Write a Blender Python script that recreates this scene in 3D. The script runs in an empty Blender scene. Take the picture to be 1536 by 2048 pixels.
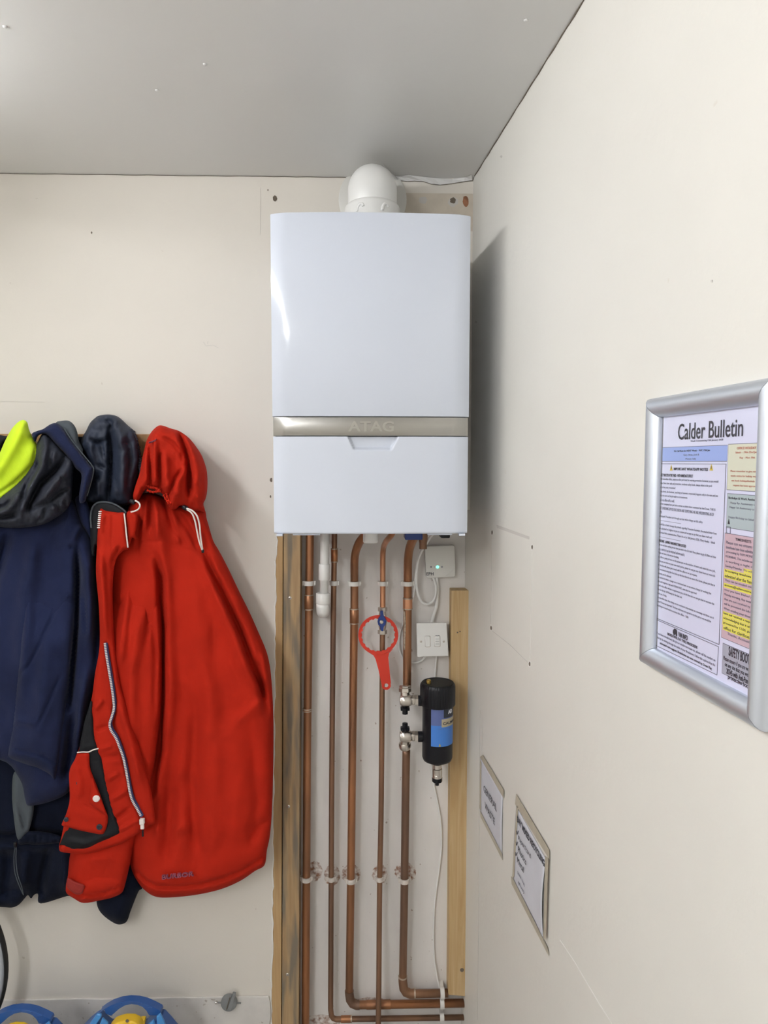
import bpy, bmesh, math, random
import numpy as np
from mathutils import Vector, Matrix, noise
from mathutils.geometry import delaunay_2d_cdt
random.seed(7)
C = bpy.context.scene.collection
sc = bpy.context.scene

# ------------------------------------------------------------------ camera
YAW, PITCH, ROLL, DIST, FPX, CZ = .0269, .0706, .0007, 1.937, 1420.0, 1.67
DZ = CZ - 1.55
cam_fwd = Vector((math.sin(YAW)*math.cos(PITCH), math.cos(YAW)*math.cos(PITCH), -math.sin(PITCH)))
r0 = Vector((math.cos(YAW), -math.sin(YAW), 0)); u0 = r0.cross(cam_fwd)
cam_r = r0*math.cos(ROLL) + u0*math.sin(ROLL); cam_u = -r0*math.sin(ROLL) + u0*math.cos(ROLL)
CAM = Vector((0, -DIST, CZ))
cd = bpy.data.cameras.new('camera'); cam = bpy.data.objects.new('camera', cd); C.objects.link(cam)
m = Matrix((cam_r, cam_u, -cam_fwd)).transposed().to_4x4(); m.translation = CAM
cam.matrix_world = m
cd.sensor_fit = 'HORIZONTAL'; cd.sensor_width = 36.0; cd.lens = FPX*36.0/1536.0
cd.clip_start = .05
sc.camera = cam

# ------------------------------------------------------------------ world, exposure, room lights
w = bpy.data.worlds.new('world'); sc.world = w; w.use_nodes = True
w.node_tree.nodes['Background'].inputs[0].default_value = (.6, .7, 1, 1)
w.node_tree.nodes['Background'].inputs[1].default_value = .0
sc.view_settings.view_transform = 'Standard'; sc.view_settings.look = 'None'
sc.view_settings.gamma = 1; sc.view_settings.use_curve_mapping = False
sc.view_settings.exposure = 0.0
TUBE = 28.5            # strength of the tube diffusers
TUBE_COL = (.975, .985, 1.0)
TUBES = [(-.97, -.52, -1.95, 1.0), (-1.30, -2.4, -4.0, 3.1)]   # x, y near, y far, relative strength; second tube is added fill

# geometry of the room
XC, AL = .2884, .0945           # corner x, lean of the right wall away from square
ZC = 2.3004 + DZ                # ceiling
FLOOR = 0.0
tR = Vector((math.sin(AL), -math.cos(AL), 0)); nR = Vector((-math.cos(AL), -math.sin(AL), 0))

def ray(px, py): return (cam_fwd*FPX + cam_r*(px-768) + cam_u*(1024-py))
def at(px, py, Y=0.0):
    d = ray(px, py); t = (Y+DIST)/d.y; return CAM + d*t
def atR(px, py, off=0.0):
    d = ray(px, py); P0 = Vector((XC, 0, 0)) + nR*off
    t = ((P0-CAM).dot(nR))/d.dot(nR); return CAM + d*t
def RW(s, z, off=0.0): return Vector((XC, 0, 0)) + tR*s + nR*off + Vector((0, 0, z))
def sz(px, py, off=0.0):
    p = atR(px, py, off); return (p-Vector((XC, 0, 0))).dot(tR), p.z

# ------------------------------------------------------------------ materials
M = {}
def node_mat(name, col, rough=.5, metal=0, spec=.5, bump=0, bscale=60, vary=0, vscale=3, col2=None, emit=None, coat=0, stretch=None, sheen=0, detail=4, spots=None, dirt=None):
    mt = bpy.data.materials.new(name); mt.use_nodes = True; nt = mt.node_tree; N = nt.nodes; L = nt.links
    b = N['Principled BSDF']; c = tuple(col)+(1,)
    b.inputs['Base Color'].default_value = c; b.inputs['Roughness'].default_value = rough
    b.inputs['Metallic'].default_value = metal; b.inputs['Specular IOR Level'].default_value = spec
    b.inputs['Coat Weight'].default_value = coat; b.inputs['Coat Roughness'].default_value = .08
    b.inputs['Sheen Weight'].default_value = sheen; b.inputs['Sheen Roughness'].default_value = .5
    if emit: b.inputs['Emission Color'].default_value = tuple(emit[:3])+(1,); b.inputs['Emission Strength'].default_value = emit[3]
    geo = N.new('ShaderNodeNewGeometry'); mp = N.new('ShaderNodeMapping'); L.new(geo.outputs['Position'], mp.inputs[0])
    if stretch: mp.inputs['Scale'].default_value = stretch
    cur = None
    if vary or col2:
        n = N.new('ShaderNodeTexNoise'); n.inputs['Scale'].default_value = vscale; n.inputs['Detail'].default_value = detail
        L.new(mp.outputs[0], n.inputs['Vector'])
        r = N.new('ShaderNodeValToRGB'); L.new(n.outputs['Fac'], r.inputs[0])
        c2 = tuple(col2)+(1,) if col2 else tuple(x*(1-vary) for x in col)+(1,)
        r.color_ramp.elements[0].color = c2; r.color_ramp.elements[1].color = c
        r.color_ramp.elements[0].position = .35; r.color_ramp.elements[1].position = .6
        L.new(r.outputs[0], b.inputs['Base Color']); cur = r.outputs[0]
    if spots:      # small dark specks: (colour, scale, threshold)
        n2 = N.new('ShaderNodeTexNoise'); n2.inputs['Scale'].default_value = spots[1]; n2.inputs['Detail'].default_value = 2
        L.new(geo.outputs['Position'], n2.inputs['Vector'])
        r2 = N.new('ShaderNodeValToRGB'); L.new(n2.outputs['Fac'], r2.inputs[0])
        r2.color_ramp.elements[0].position = spots[2]; r2.color_ramp.elements[1].position = spots[2]+.04
        r2.color_ramp.elements[0].color = (0,0,0,1); r2.color_ramp.elements[1].color = (spots[3],)*3+(1,)
        mx = N.new('ShaderNodeMix'); mx.data_type = 'RGBA'
        L.new(r2.outputs[0], mx.inputs[0])
        if cur: L.new(cur, mx.inputs[6])
        else: mx.inputs[6].default_value = c
        mx.inputs[7].default_value = tuple(spots[0])+(1,)
        L.new(mx.outputs[2], b.inputs['Base Color']); cur = mx.outputs[2]
    if bump:
        n = N.new('ShaderNodeTexNoise'); n.inputs['Scale'].default_value = bscale; n.inputs['Detail'].default_value = 5
        L.new(mp.outputs[0], n.inputs['Vector'])
        bp = N.new('ShaderNodeBump'); bp.inputs['Strength'].default_value = bump; bp.inputs['Distance'].default_value = .004
        L.new(n.outputs['Fac'], bp.inputs['Height']); L.new(bp.outputs[0], b.inputs['Normal'])
    M[name] = mt
    return mt

node_mat('wall_cream', (.80, .757, .685), .55, spec=.3, bump=.12, bscale=45, vary=.035, vscale=2.2, spots=((.45,.38,.30), 38, .74, .5))
node_mat('wall_right', (.795, .775, .72), .5, spec=.35, bump=.18, bscale=60, vary=.03, vscale=2.5, spots=((.6,.52,.42), 30, .76, .35))
node_mat('wall_plain', (.80, .77, .72), .6)
node_mat('ceiling_paint', (.76, .755, .74), .34, spec=.5, bump=.05, bscale=80, vary=.02, vscale=2)
node_mat('floor_vinyl', (.46, .44, .41), .5, bump=.1, bscale=30, vary=.2, vscale=8)
node_mat('recess_paint', (.85, .82, .79), .6, bump=.25, bscale=25, vary=.09, vscale=9, stretch=(1,1,.35), spots=((.30,.20,.14), 55, .70, .7))
node_mat('skirting_paint', (.76, .73, .69), .45, bump=.3, bscale=30, vary=.10, vscale=14, spots=((.33,.27,.2), 60, .68, .6))
node_mat('plaster_edge', (.88, .86, .82), .8)
node_mat('crack', (.16, .13, .10), .9)
node_mat('patch', (.63, .60, .56), .7, bump=.2, bscale=50)
node_mat('bare_patch', (.68, .61, .51), .75, bump=.2, bscale=50, vary=.1, vscale=20)
node_mat('rust', (.38, .17, .09), .85, vary=.4, vscale=60)
node_mat('rust_spatter', (.82, .78, .74), .8, vary=.5, vscale=75, col2=(.30, .15, .09), bump=.2, bscale=50, detail=6)
node_mat('boiler_white', (.67, .715, .81), .16, spec=.5, coat=.35)
node_mat('plastic_white', (.86, .86, .84), .3, spec=.5)
node_mat('plastic_cream', (.72, .71, .67), .4)
node_mat('steel_brushed', (.44, .43, .405), .27, metal=1, bump=.02, bscale=40, stretch=(40,1,1))
node_mat('steel_letter', (.50, .49, .46), .24, metal=1)
node_mat('alu', (.66, .70, .77), .45, metal=.85)
node_mat('nickel', (.68, .64, .59), .28, metal=1, bump=.1, bscale=90)
node_mat('brass', (.62, .45, .14), .3, metal=1)
node_mat('copper', (.44, .20, .095), .36, metal=.75, vary=.5, vscale=14, stretch=(1,1,.22), col2=(.27,.135,.075), bump=.05, bscale=60)
node_mat('copper_bright', (.68, .34, .20), .33, metal=.8, vary=.3, vscale=22, stretch=(1,1,.3), col2=(.45,.22,.11))
node_mat('copper_brown', (.31, .17, .10), .42, metal=.65, vary=.4, vscale=12, stretch=(1,1,.2), col2=(.19,.115,.08), bump=.05, bscale=60)
node_mat('solder', (.58, .48, .38), .45, metal=.6, vary=.4, vscale=150)
node_mat('nylon', (.78, .76, .72), .5)
node_mat('nylon_dirty', (.72, .66, .60), .6, vary=.25, vscale=60)
node_mat('black_plastic', (.006, .0065, .010), .38, spec=.35)
node_mat('black_rubber', (.012, .012, .012), .7)
node_mat('blue_lever', (.015, .045, .22), .4)
node_mat('red_plastic', (.62, .035, .015), .4)
node_mat('label_navy', (.11, .15, .36), .35)
node_mat('label_blue', (.06, .22, .66), .35)
node_mat('label_gold', (.50, .44, .30), .45)
node_mat('label_black', (.02, .025, .04), .4)
node_mat('ink', (.04, .04, .055), .7)
node_mat('ink_soft', (.16, .16, .22), .7)
node_mat('ink_red', (.45, .12, .08), .7)
node_mat('print_white', (.85, .88, .95), .6)
node_mat('warn_yellow', (.75, .55, .05), .5)
node_mat('paper', (.72, .73, .92), .35, spec=.5)
node_mat('paper_note', (.66, .67, .73), .6, vary=.04, vscale=20)
node_mat('tape', (.52, .47, .37), .4, vary=.15, vscale=40)
node_mat('print_blue', (.33, .43, .80), .4)
node_mat('print_cream', (.70, .71, .58), .4)
node_mat('print_green', (.45, .53, .56), .4)
node_mat('print_pink', (.62, .45, .52), .4)
node_mat('print_grey', (.42, .43, .52), .4)
node_mat('print_yellow', (.80, .74, .12), .4)
node_mat('led_green', (.1, .9, .4), .3, emit=(.1, 1, .45, 4))
node_mat('tube', (1, 1, 1), .5, emit=TUBE_COL+(TUBE,))
node_mat('lamp_body', (.8, .8, .8), .4)
node_mat('fabric_red', (.45, .019, .007), .85, spec=.12, bump=.12, bscale=420, vary=.10, vscale=12, sheen=.0)
node_mat('fabric_red_dark', (.27, .016, .010), .8, bump=.3, bscale=300)
node_mat('fabric_navy', (.015, .021, .062), .9, spec=.15, bump=.15, bscale=300, vary=.25, vscale=10, sheen=.05)
node_mat('fabric_navy_dark', (.006, .009, .022), .9, spec=.12, bump=.15, bscale=300, vary=.3, vscale=10, sheen=.03)
node_mat('lining_navy', (.020, .028, .052), .6, spec=.4, bump=.25, bscale=60, vary=.2, vscale=14)
node_mat('lining_grey', (.030, .034, .050), .65, spec=.35, bump=.3, bscale=60, vary=.2, vscale=18)
node_mat('fabric_slate', (.065, .078, .092), .85, bump=.1, bscale=200)
node_mat('fabric_black', (.006, .007, .010), .7, spec=.3, bump=.1, bscale=200)
node_mat('fabric_hivis', (.68, .93, .02), .75, bump=.1, bscale=300, vary=.05, vscale=10)
node_mat('fur', (.03, .034, .05), .9)
node_mat('cord_white', (.85, .78, .74), .6)
node_mat('zip_tape', (.05, .09, .25), .7)
node_mat('print_mark', (.26, .06, .10), .7)
node_mat('reel_blue', (.022, .095, .33), .32, coat=.1)
node_mat('reel_light', (.06, .27, .62), .28, coat=.1)
node_mat('reel_yellow', (.82, .53, .03), .4)
node_mat('grey_plastic', (.24, .25, .25), .6)
node_mat('grey_rim', (.42, .44, .47), .45)
def wrinkle(names, dist, scale):
    for nm in names:
        nt = M[nm].node_tree; N = nt.nodes; L = nt.links; b = N['Principled BSDF']
        geo = N.new('ShaderNodeNewGeometry'); mp = N.new('ShaderNodeMapping'); mp.inputs['Scale'].default_value = (1.5, 1.5, .65); mp.inputs['Rotation'].default_value = (0, .25, 0)
        L.new(geo.outputs['Position'], mp.inputs[0]); n = N.new('ShaderNodeTexNoise'); n.noise_type = 'RIDGED_MULTIFRACTAL' if hasattr(n, 'noise_type') else None
        n.inputs['Scale'].default_value = scale; n.inputs['Detail'].default_value = 3; n.inputs['Distortion'].default_value = .8
        L.new(mp.outputs[0], n.inputs['Vector'])
        bp = N.new('ShaderNodeBump'); bp.inputs['Strength'].default_value = .8; bp.inputs['Distance'].default_value = dist; L.new(n.outputs['Fac'], bp.inputs['Height'])
        old = b.inputs['Normal'].links
        if old: L.new(old[0].from_socket, bp.inputs['Normal'])
        L.new(bp.outputs[0], b.inputs['Normal'])
wrinkle(['fabric_red'], .010, 9); wrinkle(['fabric_navy', 'fabric_navy_dark'], .004, 9); wrinkle(['lining_grey', 'lining_navy'], .006, 14)
def wood(name, a, b, scale=1.0, grey=None):
    mt = bpy.data.materials.new(name); mt.use_nodes = True; nt = mt.node_tree; N = nt.nodes; L = nt.links; bs = N['Principled BSDF']
    geo = N.new('ShaderNodeNewGeometry'); mp = N.new('ShaderNodeMapping'); L.new(geo.outputs['Position'], mp.inputs[0])
    mp.inputs['Scale'].default_value = (scale, scale, .05*scale)
    n = N.new('ShaderNodeTexNoise'); n.inputs['Scale'].default_value = 60; n.inputs['Detail'].default_value = 6; n.inputs['Distortion'].default_value = 1.2
    L.new(mp.outputs[0], n.inputs['Vector'])
    r = N.new('ShaderNodeValToRGB'); L.new(n.outputs['Fac'], r.inputs[0])
    r.color_ramp.elements[0].position = .35; r.color_ramp.elements[1].position = .65
    r.color_ramp.elements[0].color = tuple(a)+(1,); r.color_ramp.elements[1].color = tuple(b)+(1,)
    out = r.outputs[0]
    if grey:
        n2 = N.new('ShaderNodeTexNoise'); n2.inputs['Scale'].default_value = 26; n2.inputs['Detail'].default_value = 3; L.new(mp.outputs[0], n2.inputs['Vector'])
        mp2 = N.new('ShaderNodeMapping'); mp2.inputs['Scale'].default_value = (1.4, 1, .16); L.new(geo.outputs['Position'], mp2.inputs[0]); L.new(mp2.outputs[0], n2.inputs['Vector'])
        r2 = N.new('ShaderNodeValToRGB'); L.new(n2.outputs['Fac'], r2.inputs[0]); r2.color_ramp.elements[0].position = .45; r2.color_ramp.elements[1].position = .62
        mx = N.new('ShaderNodeMix'); mx.data_type = 'RGBA'; L.new(r2.outputs[0], mx.inputs[0]); L.new(out, mx.inputs[6]); mx.inputs[7].default_value = tuple(grey)+(1,); out = mx.outputs[2]
    L.new(out, bs.inputs['Base Color']); bs.inputs['Roughness'].default_value = .65
    bp = N.new('ShaderNodeBump'); bp.inputs['Strength'].default_value = .15; bp.inputs['Distance'].default_value = .002; L.new(n.outputs['Fac'], bp.inputs['Height']); L.new(bp.outputs[0], bs.inputs['Normal'])
    M[name] = mt
wood('pine_pale', (.46, .29, .13), (.56, .38, .19))
wood('pine_grey', (.36, .23, .115), (.46, .32, .17), grey=(.20, .165, .12))
wood('pine_yellow', (.50, .33, .15), (.60, .44, .235))
wood('rail_wood', (.36, .20, .085), (.46, .27, .12), .6)

# ------------------------------------------------------------------ helpers
def tag(o, label=None, cat=None, group=None, kind=None):
    if label: o['label'] = label
    if cat: o['category'] = cat
    if group: o['group'] = group
    if kind: o['kind'] = kind
    return o
def thing(name, loc, label, cat, group=None):
    o = bpy.data.objects.new(name, None); C.objects.link(o); o.location = loc; o.empty_display_size = .05
    return tag(o, label, cat, group)
def wloc(o):
    v = Vector((0, 0, 0))
    while o is not None: v += o.location; o = o.parent
    return v
class MB:
    def __init__(s): s.v = []; s.f = []
    def add(s, vs, fs):
        k = len(s.v); s.v += [Vector(p) for p in vs]; s.f += [tuple(i+k for i in f) for f in fs]; return s
    def box(s, a, b):
        (x0, y0, z0), (x1, y1, z1) = a, b
        return s.add([(x0,y0,z0),(x1,y0,z0),(x1,y1,z0),(x0,y1,z0),(x0,y0,z1),(x1,y0,z1),(x1,y1,z1),(x0,y1,z1)],
                     [(0,3,2,1),(4,5,6,7),(0,1,5,4),(1,2,6,5),(2,3,7,6),(3,0,4,7)])
    def hexa(s, front, back):      # two matching quads
        return s.add(list(front)+list(back), [(0,1,2,3),(7,6,5,4),(0,4,5,1),(1,5,6,2),(2,6,7,3),(3,7,4,0)])
    def prism(s, pts, d):          # polygon points (3-D, planar) pushed by vector d
        n = len(pts); d = Vector(d); P = [Vector(p) for p in pts]
        return s.add(P+[p+d for p in P], [tuple(range(n)), tuple(range(2*n-1, n-1, -1))]+[(i, i+n, (i+1) % n+n, (i+1) % n) for i in range(n)])
    def tube(s, pts, r, seg=16, cap=True):
        P = [Vector(p) for p in pts]; n = len(P); R = r if isinstance(r, (list, tuple)) else [r]*n
        T = [(P[min(i+1, n-1)]-P[max(i-1, 0)]).normalized() for i in range(n)]
        up = Vector((0, 0, 1)) if abs(T[0].z) < .9 else Vector((0, 1, 0))
        a = T[0].cross(up).normalized(); rings = []
        for i in range(n):
            a = (a - T[i]*a.dot(T[i])).normalized(); b = T[i].cross(a)
            rings.append([P[i]+(a*math.cos(2*math.pi*j/seg)+b*math.sin(2*math.pi*j/seg))*R[i] for j in range(seg)])
        vs = [q for rg in rings for q in rg]; fs = []
        for i in range(n-1):
            for j in range(seg): fs.append((i*seg+j, i*seg+(j+1) % seg, (i+1)*seg+(j+1) % seg, (i+1)*seg+j))
        if cap: fs += [tuple(range(seg-1, -1, -1)), tuple(range((n-1)*seg, n*seg))]
        return s.add(vs, fs)
    def lathe(s, base, axis, prof, seg=32, fn=None):   # prof: (distance along axis, radius)
        base = Vector(base); ax = Vector(axis).normalized()
        up = Vector((0, 0, 1)) if abs(ax.z) < .9 else Vector((1, 0, 0))
        a = ax.cross(up).normalized(); b = ax.cross(a); vs = []; fs = []; n = len(prof)
        for (h, r) in prof:
            for j in range(seg):
                t = 2*math.pi*j/seg; rr = r*(fn(t) if fn else 1)
                vs.append(base+ax*h+(a*math.cos(t)+b*math.sin(t))*rr)
        for i in range(n-1):
            for j in range(seg): fs.append((i*seg+j, i*seg+(j+1) % seg, (i+1)*seg+(j+1) % seg, (i+1)*seg+j))
        fs += [tuple(range(seg-1, -1, -1)), tuple(range((n-1)*seg, n*seg))]
        return s.add(vs, fs)
    def build(s, name, mat, parent=None, smooth=False, bevel=0, seg=2, kind=None, auto=None):
        me = bpy.data.meshes.new(name)
        off = wloc(parent) if parent else None
        if off is None:
            A = np.array([tuple(v) for v in s.v]); off = Vector(((A[:,0].min()+A[:,0].max())/2, (A[:,1].min()+A[:,1].max())/2, A[:,2].min()))
            loc = off.copy()
        else: loc = Vector((0, 0, 0))
        me.from_pydata([tuple(v-off) for v in s.v], [], s.f); me.update()
        bm = bmesh.new(); bm.from_mesh(me); bmesh.ops.recalc_face_normals(bm, faces=bm.faces); bm.to_mesh(me); bm.free()
        o = bpy.data.objects.new(name, me); C.objects.link(o); o.location = loc
        if parent: o.parent = parent
        me.materials.append(M[mat] if isinstance(mat, str) else mat)
        if smooth or auto:
            me.polygons.foreach_set('use_smooth', [True]*len(me.polygons))
            if auto: me.set_sharp_from_angle(angle=math.radians(auto))
        if bevel:
            md = o.modifiers.new('bevel', 'BEVEL'); md.width = bevel; md.segments = seg; md.limit_method = 'ANGLE'; md.angle_limit = math.radians(35)
            me.polygons.foreach_set('use_smooth', [True]*len(me.polygons)); me.set_sharp_from_angle(angle=math.radians(35))
            if seg > 1: md.harden_normals = True
        if kind: o['kind'] = kind
        return o
def spline(pts, n=8, closed=False):
    P = [Vector(p) for p in pts]; m_ = len(P); out = []
    rng = range(m_) if closed else range(m_-1)
    for i in rng:
        p0 = P[(i-1) % m_] if closed or i > 0 else P[0]; p1 = P[i]; p2 = P[(i+1) % m_]
        p3 = P[(i+2) % m_] if closed or i+2 < m_ else P[-1]
        for k in range(n):
            t = k/n
            out.append(.5*((2*p1)+(p2-p0)*t+(2*p0-5*p1+4*p2-p3)*t*t+(3*p1-p0-3*p2+p3)*t**3))
    if not closed: out.append(P[-1])
    return out
def pxpath(pts, Y, n=8, curve=True):
    """pixel points (x, y[, depth]) -> world path"""
    W3 = [at(p[0], p[1], p[2] if len(p) > 2 else Y) for p in pts]
    return spline(W3, n) if curve else W3
_dg = None
def text_mb(body, org, u, v, nrm, width, height, depth=.0002, align='LEFT', bold=0, spacing=1.0, fit=True, wrap=None):
    cu = bpy.data.curves.new('t', 'FONT'); cu.body = body; cu.align_x = align; cu.extrude = .01; cu.offset = bold; cu.space_line = spacing; cu.resolution_u = 3
    o = bpy.data.objects.new('t', cu); C.objects.link(o)
    dg = bpy.context.evaluated_depsgraph_get(); me = bpy.data.meshes.new_from_object(o.evaluated_get(dg))
    V = np.array([tuple(q.co) for q in me.vertices]); F = [tuple(p.vertices) for p in me.polygons]
    bpy.data.objects.remove(o); bpy.data.curves.remove(cu); bpy.data.meshes.remove(me)
    lo = V.min(0); hi = V.max(0); mb = MB(); vs = []
    for q in V:
        a = (q[0]-lo[0])/(hi[0]-lo[0])*width; b = (q[1]-lo[1])/(hi[1]-lo[1])*height; c = (q[2]-lo[2])/(hi[2]-lo[2])*depth
        vs.append(wrap(a, b, c) if wrap else Vector(org)+u*a+v*b+nrm*c)
    mb.add(vs, F); return mb

# ------------------------------------------------------------------ cloth
def smooth01(t): t = np.clip(t, 0, 1); return t*t*(3-2*t)
def seg_dist(P, poly, closed=False):
    """distance to a polyline, signed side, parameter 0..1 along"""
    best = np.full(len(P), 1e9); side = np.zeros(len(P)); par = np.zeros(len(P))
    Q = np.array(poly, float); n = len(Q); idx = range(n if closed else n-1); tot = n if closed else n-1
    for i in idx:
        a = Q[i]; b = Q[(i+1) % n]; ab = b-a; L2 = (ab**2).sum()+1e-9
        t = np.clip(((P-a)@ab)/L2, 0, 1); d = P-(a+t[:, None]*ab); dd = np.sqrt((d**2).sum(1))
        s_ = np.sign(ab[0]*(P[:,1]-a[1])-ab[1]*(P[:,0]-a[0])); k = dd < best
        best[k] = dd[k]; side[k] = s_[k]; par[k] = (i+t[k])/tot
    return best, side, par
def inside(P, Q):
    x, y = P[:,0], P[:,1]; c = np.zeros(len(P), bool); n = len(Q); j = n-1
    for i in range(n):
        xi, yi = Q[i]; xj, yj = Q[j]
        k = ((yi > y) != (yj > y)) & (x < (xj-xi)*(y-yi)/(yj-yi+1e-12)+xi); c ^= k; j = i
    return c
FA = 2.0
def cloth(name, outline, Yb, bulge, mat, parent, edge=30, back=None, folds=(), grid=5.0, wob=.003, wscale=.02, curved=True, seed=0, ypx=None):
    """A closed fabric volume: outline in photo pixels at distance Yb (m) from the wall, swelling by `bulge` towards
    the room with its own folds; folds are (polyline, amplitude m, half width px[, 'step']). ypx: extra depth fn(P)."""
    Q = [(p.x, p.y) for p in spline([(a, b, 0) for a, b in outline], 5, True)] if curved else list(outline)
    out = []
    for i in range(len(Q)):                     # resample
        a = np.array(Q[i]); b = np.array(Q[(i+1) % len(Q)]); L = np.linalg.norm(b-a); k = max(1, int(L/grid))
        for j in range(k): out.append(tuple(a+(b-a)*j/k))
    cl = [out[0]]
    for p in out[1:]:
        if math.hypot(p[0]-cl[-1][0], p[1]-cl[-1][1]) > grid*.35: cl.append(p)
    if math.hypot(cl[0][0]-cl[-1][0], cl[0][1]-cl[-1][1]) < grid*.35: cl.pop()
    nb = len(cl); A = np.array(cl)
    xs = np.arange(A[:,0].min(), A[:,0].max(), grid); ys = np.arange(A[:,1].min(), A[:,1].max(), grid*.9)
    G = np.array([(x+(grid/2 if r % 2 else 0), y) for r, y in enumerate(ys) for x in xs])
    G = G[inside(G, cl)]; d, _, _ = seg_dist(G, cl, True); G = G[d > grid*.55]
    P = np.vstack([A, G]) if len(G) else A
    vo, _, fo, _, _, _ = delaunay_2d_cdt([Vector(p) for p in P], [(i, (i+1) % nb) for i in range(nb)], [], 1, 1e-5)
    P = np.array([tuple(v) for v in vo])
    d, _, _ = seg_dist(P, cl, True)
    t = np.clip(d/edge, 0, 1); h = bulge*np.sqrt(np.clip(1-(1-t)**2, 0, 1))
    onb = d < .02
    fade = smooth01(d/(grid*2.2))
    for f in folds:
        pl, amp, wd = f[:3]; amp = amp*(FA if abs(amp) >= .004 else 1.2); dd, sd, pr = seg_dist(P, pl)
        taper = np.clip(np.minimum(pr, 1-pr)*5+.15, 0, 1) if len(f) < 5 else 1
        if len(f) > 3 and f[3] == 'step':       # one side raised, falling away smoothly
            s_ = dd*sd; g = np.where(s_ > 0, smooth01(s_/(grid*.9))*np.exp(-(s_/wd)**1.3), 0)
            h = h + amp*g*fade*taper
        else: h = h + amp*np.exp(-(dd/wd)**2)*fade*taper
    nz = np.array([noise.noise(Vector((p[0]*wscale+seed, p[1]*wscale*.45, seed*1.7)))+.4*noise.noise(Vector((p[0]*wscale*2.6, p[1]*wscale*1.5+seed, 3.1))) for p in P])
    h = h + 1.3*wob*nz*fade
    if back is None: back = max(.006, Yb-.012)
    base = np.full(len(P), Yb) if ypx is None else Yb+ypx(P)
    V = [at(P[i,0], P[i,1], -(base[i]+h[i])) for i in range(len(P))]
    cx, cy = P[:,0].mean(), P[:,1].mean(); VB = [at(P[i,0], P[i,1], -(base[i]-back)) for i in range(len(P))]
    n = len(V); F = [tuple(f) for f in fo]
    # boundary edges
    cnt = {}
    for f in F:
        for a, b in zip(f, f[1:]+f[:1]): cnt[(a, b)] = 1
    bd = [(a, b) for (a, b) in cnt if (b, a) not in cnt]
    mb = MB(); mb.add(V+VB, F+[tuple(i+n for i in reversed(f)) for f in F]+[(b, a, a+n, b+n) for a, b in bd])
    o = mb.build(name, mat, parent, smooth=True)
    return o

# ================================================================== THE SETTING
# back wall, cut away where the pipes run (torn edge), recess behind
JAG = []
yy = 1064
while yy < 2090:
    f_ = (yy-1064)/1000; JAG.append((552.5-9*f_+random.uniform(-1.6, 1.6)+(3 if 1075 < yy < 1120 else 0), yy)); yy += random.uniform(7, 22)
REC = .055
def zpx(y, x=560, Y=0): return at(x, y, Y).z
mb = MB()
jl = [at(x, y, 0) for x, y in JAG]; jl[-1].z = FLOOR
ztop = jl[0].z+.06
pts = [Vector((-3.2, 0, FLOOR)), Vector((-3.2, 0, ZC)), Vector((XC, 0, ZC)), Vector((XC, 0, ztop)), Vector((jl[0].x, 0, ztop))]+jl
mb.prism(pts, (0, .012, 0))
mb.build('wall_back', 'wall_cream', kind='structure')
wb = bpy.data.objects['wall_back']
mb = MB()
for a, b in zip(jl, jl[1:]):
    k1 = random.uniform(.0012, .0035); mb.add([a+Vector((-k1, -.0006, 0)), b+Vector((-k1, -.0006, 0)), b+Vector((.0006, -.0003, 0)), a+Vector((.0006, -.0003, 0)), a+Vector((.0006, .012, 0)), b+Vector((.0006, .012, 0))], [(0,1,2,3), (3,2,5,4)])
mb.build('torn_plaster_edge', 'plaster_edge', wb)
MB().box((jl[0].x-.02, REC, FLOOR), (XC+.08, REC+.02, ztop+.1)).build('wall_recess', 'recess_paint', kind='structure')
MB().box((jl[0].x-.02, .012, ztop), (XC+.08, REC, ztop+.02)).build('trim_1', 'plaster_edge', kind='structure')
# right wall (slightly out of square, as in the photo)
L_ = 5.2
a = RW(-.1, FLOOR); b = RW(L_, FLOOR); c = RW(L_, ZC); d = RW(-.1, ZC)
MB().hexa([a, b, c, d], [p-nR*.06 for p in (a, b, c, d)]).build('wall_right', 'wall_right', kind='structure')
MB().box((-3.2, -5.0, ZC), (1.2, .12, ZC+.05)).build('ceiling', 'ceiling_paint', kind='structure')
MB().box((-3.2, -5.0, FLOOR-.05), (1.2, .12, FLOOR)).build('floor', 'floor_vinyl', kind='structure')
MB().box((-3.26, -5.0, FLOOR), (-3.2, .012, ZC)).build('wall_left', 'wall_plain', kind='structure')
MB().box((-3.2, -5.06, FLOOR), (1.2, -5.0, ZC)).build('wall_front', 'wall_plain', kind='structure')
# skirting, slightly proud, with an uneven painted top edge
zt = at(300, 1998, -.006).z
pts = [Vector((-3.2, -.006, FLOOR)), Vector((-3.2, -.006, zt))]+[Vector((x, -.006, zt+random.uniform(-.0015, .0015)-(x+.3)*.006)) for x in np.arange(-3, -.28, .05)]
xr = at(541, 2020, 0).x; pts += [Vector((xr-.004, -.006, zt)), Vector((xr, -.006, zt-.02)), Vector((xr+.002, -.006, zt-.06)), Vector((xr-.004, -.006, zt-.09)), Vector((xr-.002, -.006, FLOOR))]
MB().prism(pts, (0, .006, 0)).build('baseboard_back', 'skirting_paint', kind='structure', bevel=.0015)
ceil = bpy.data.objects['ceiling']; wr = bpy.data.objects['wall_right']
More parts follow.
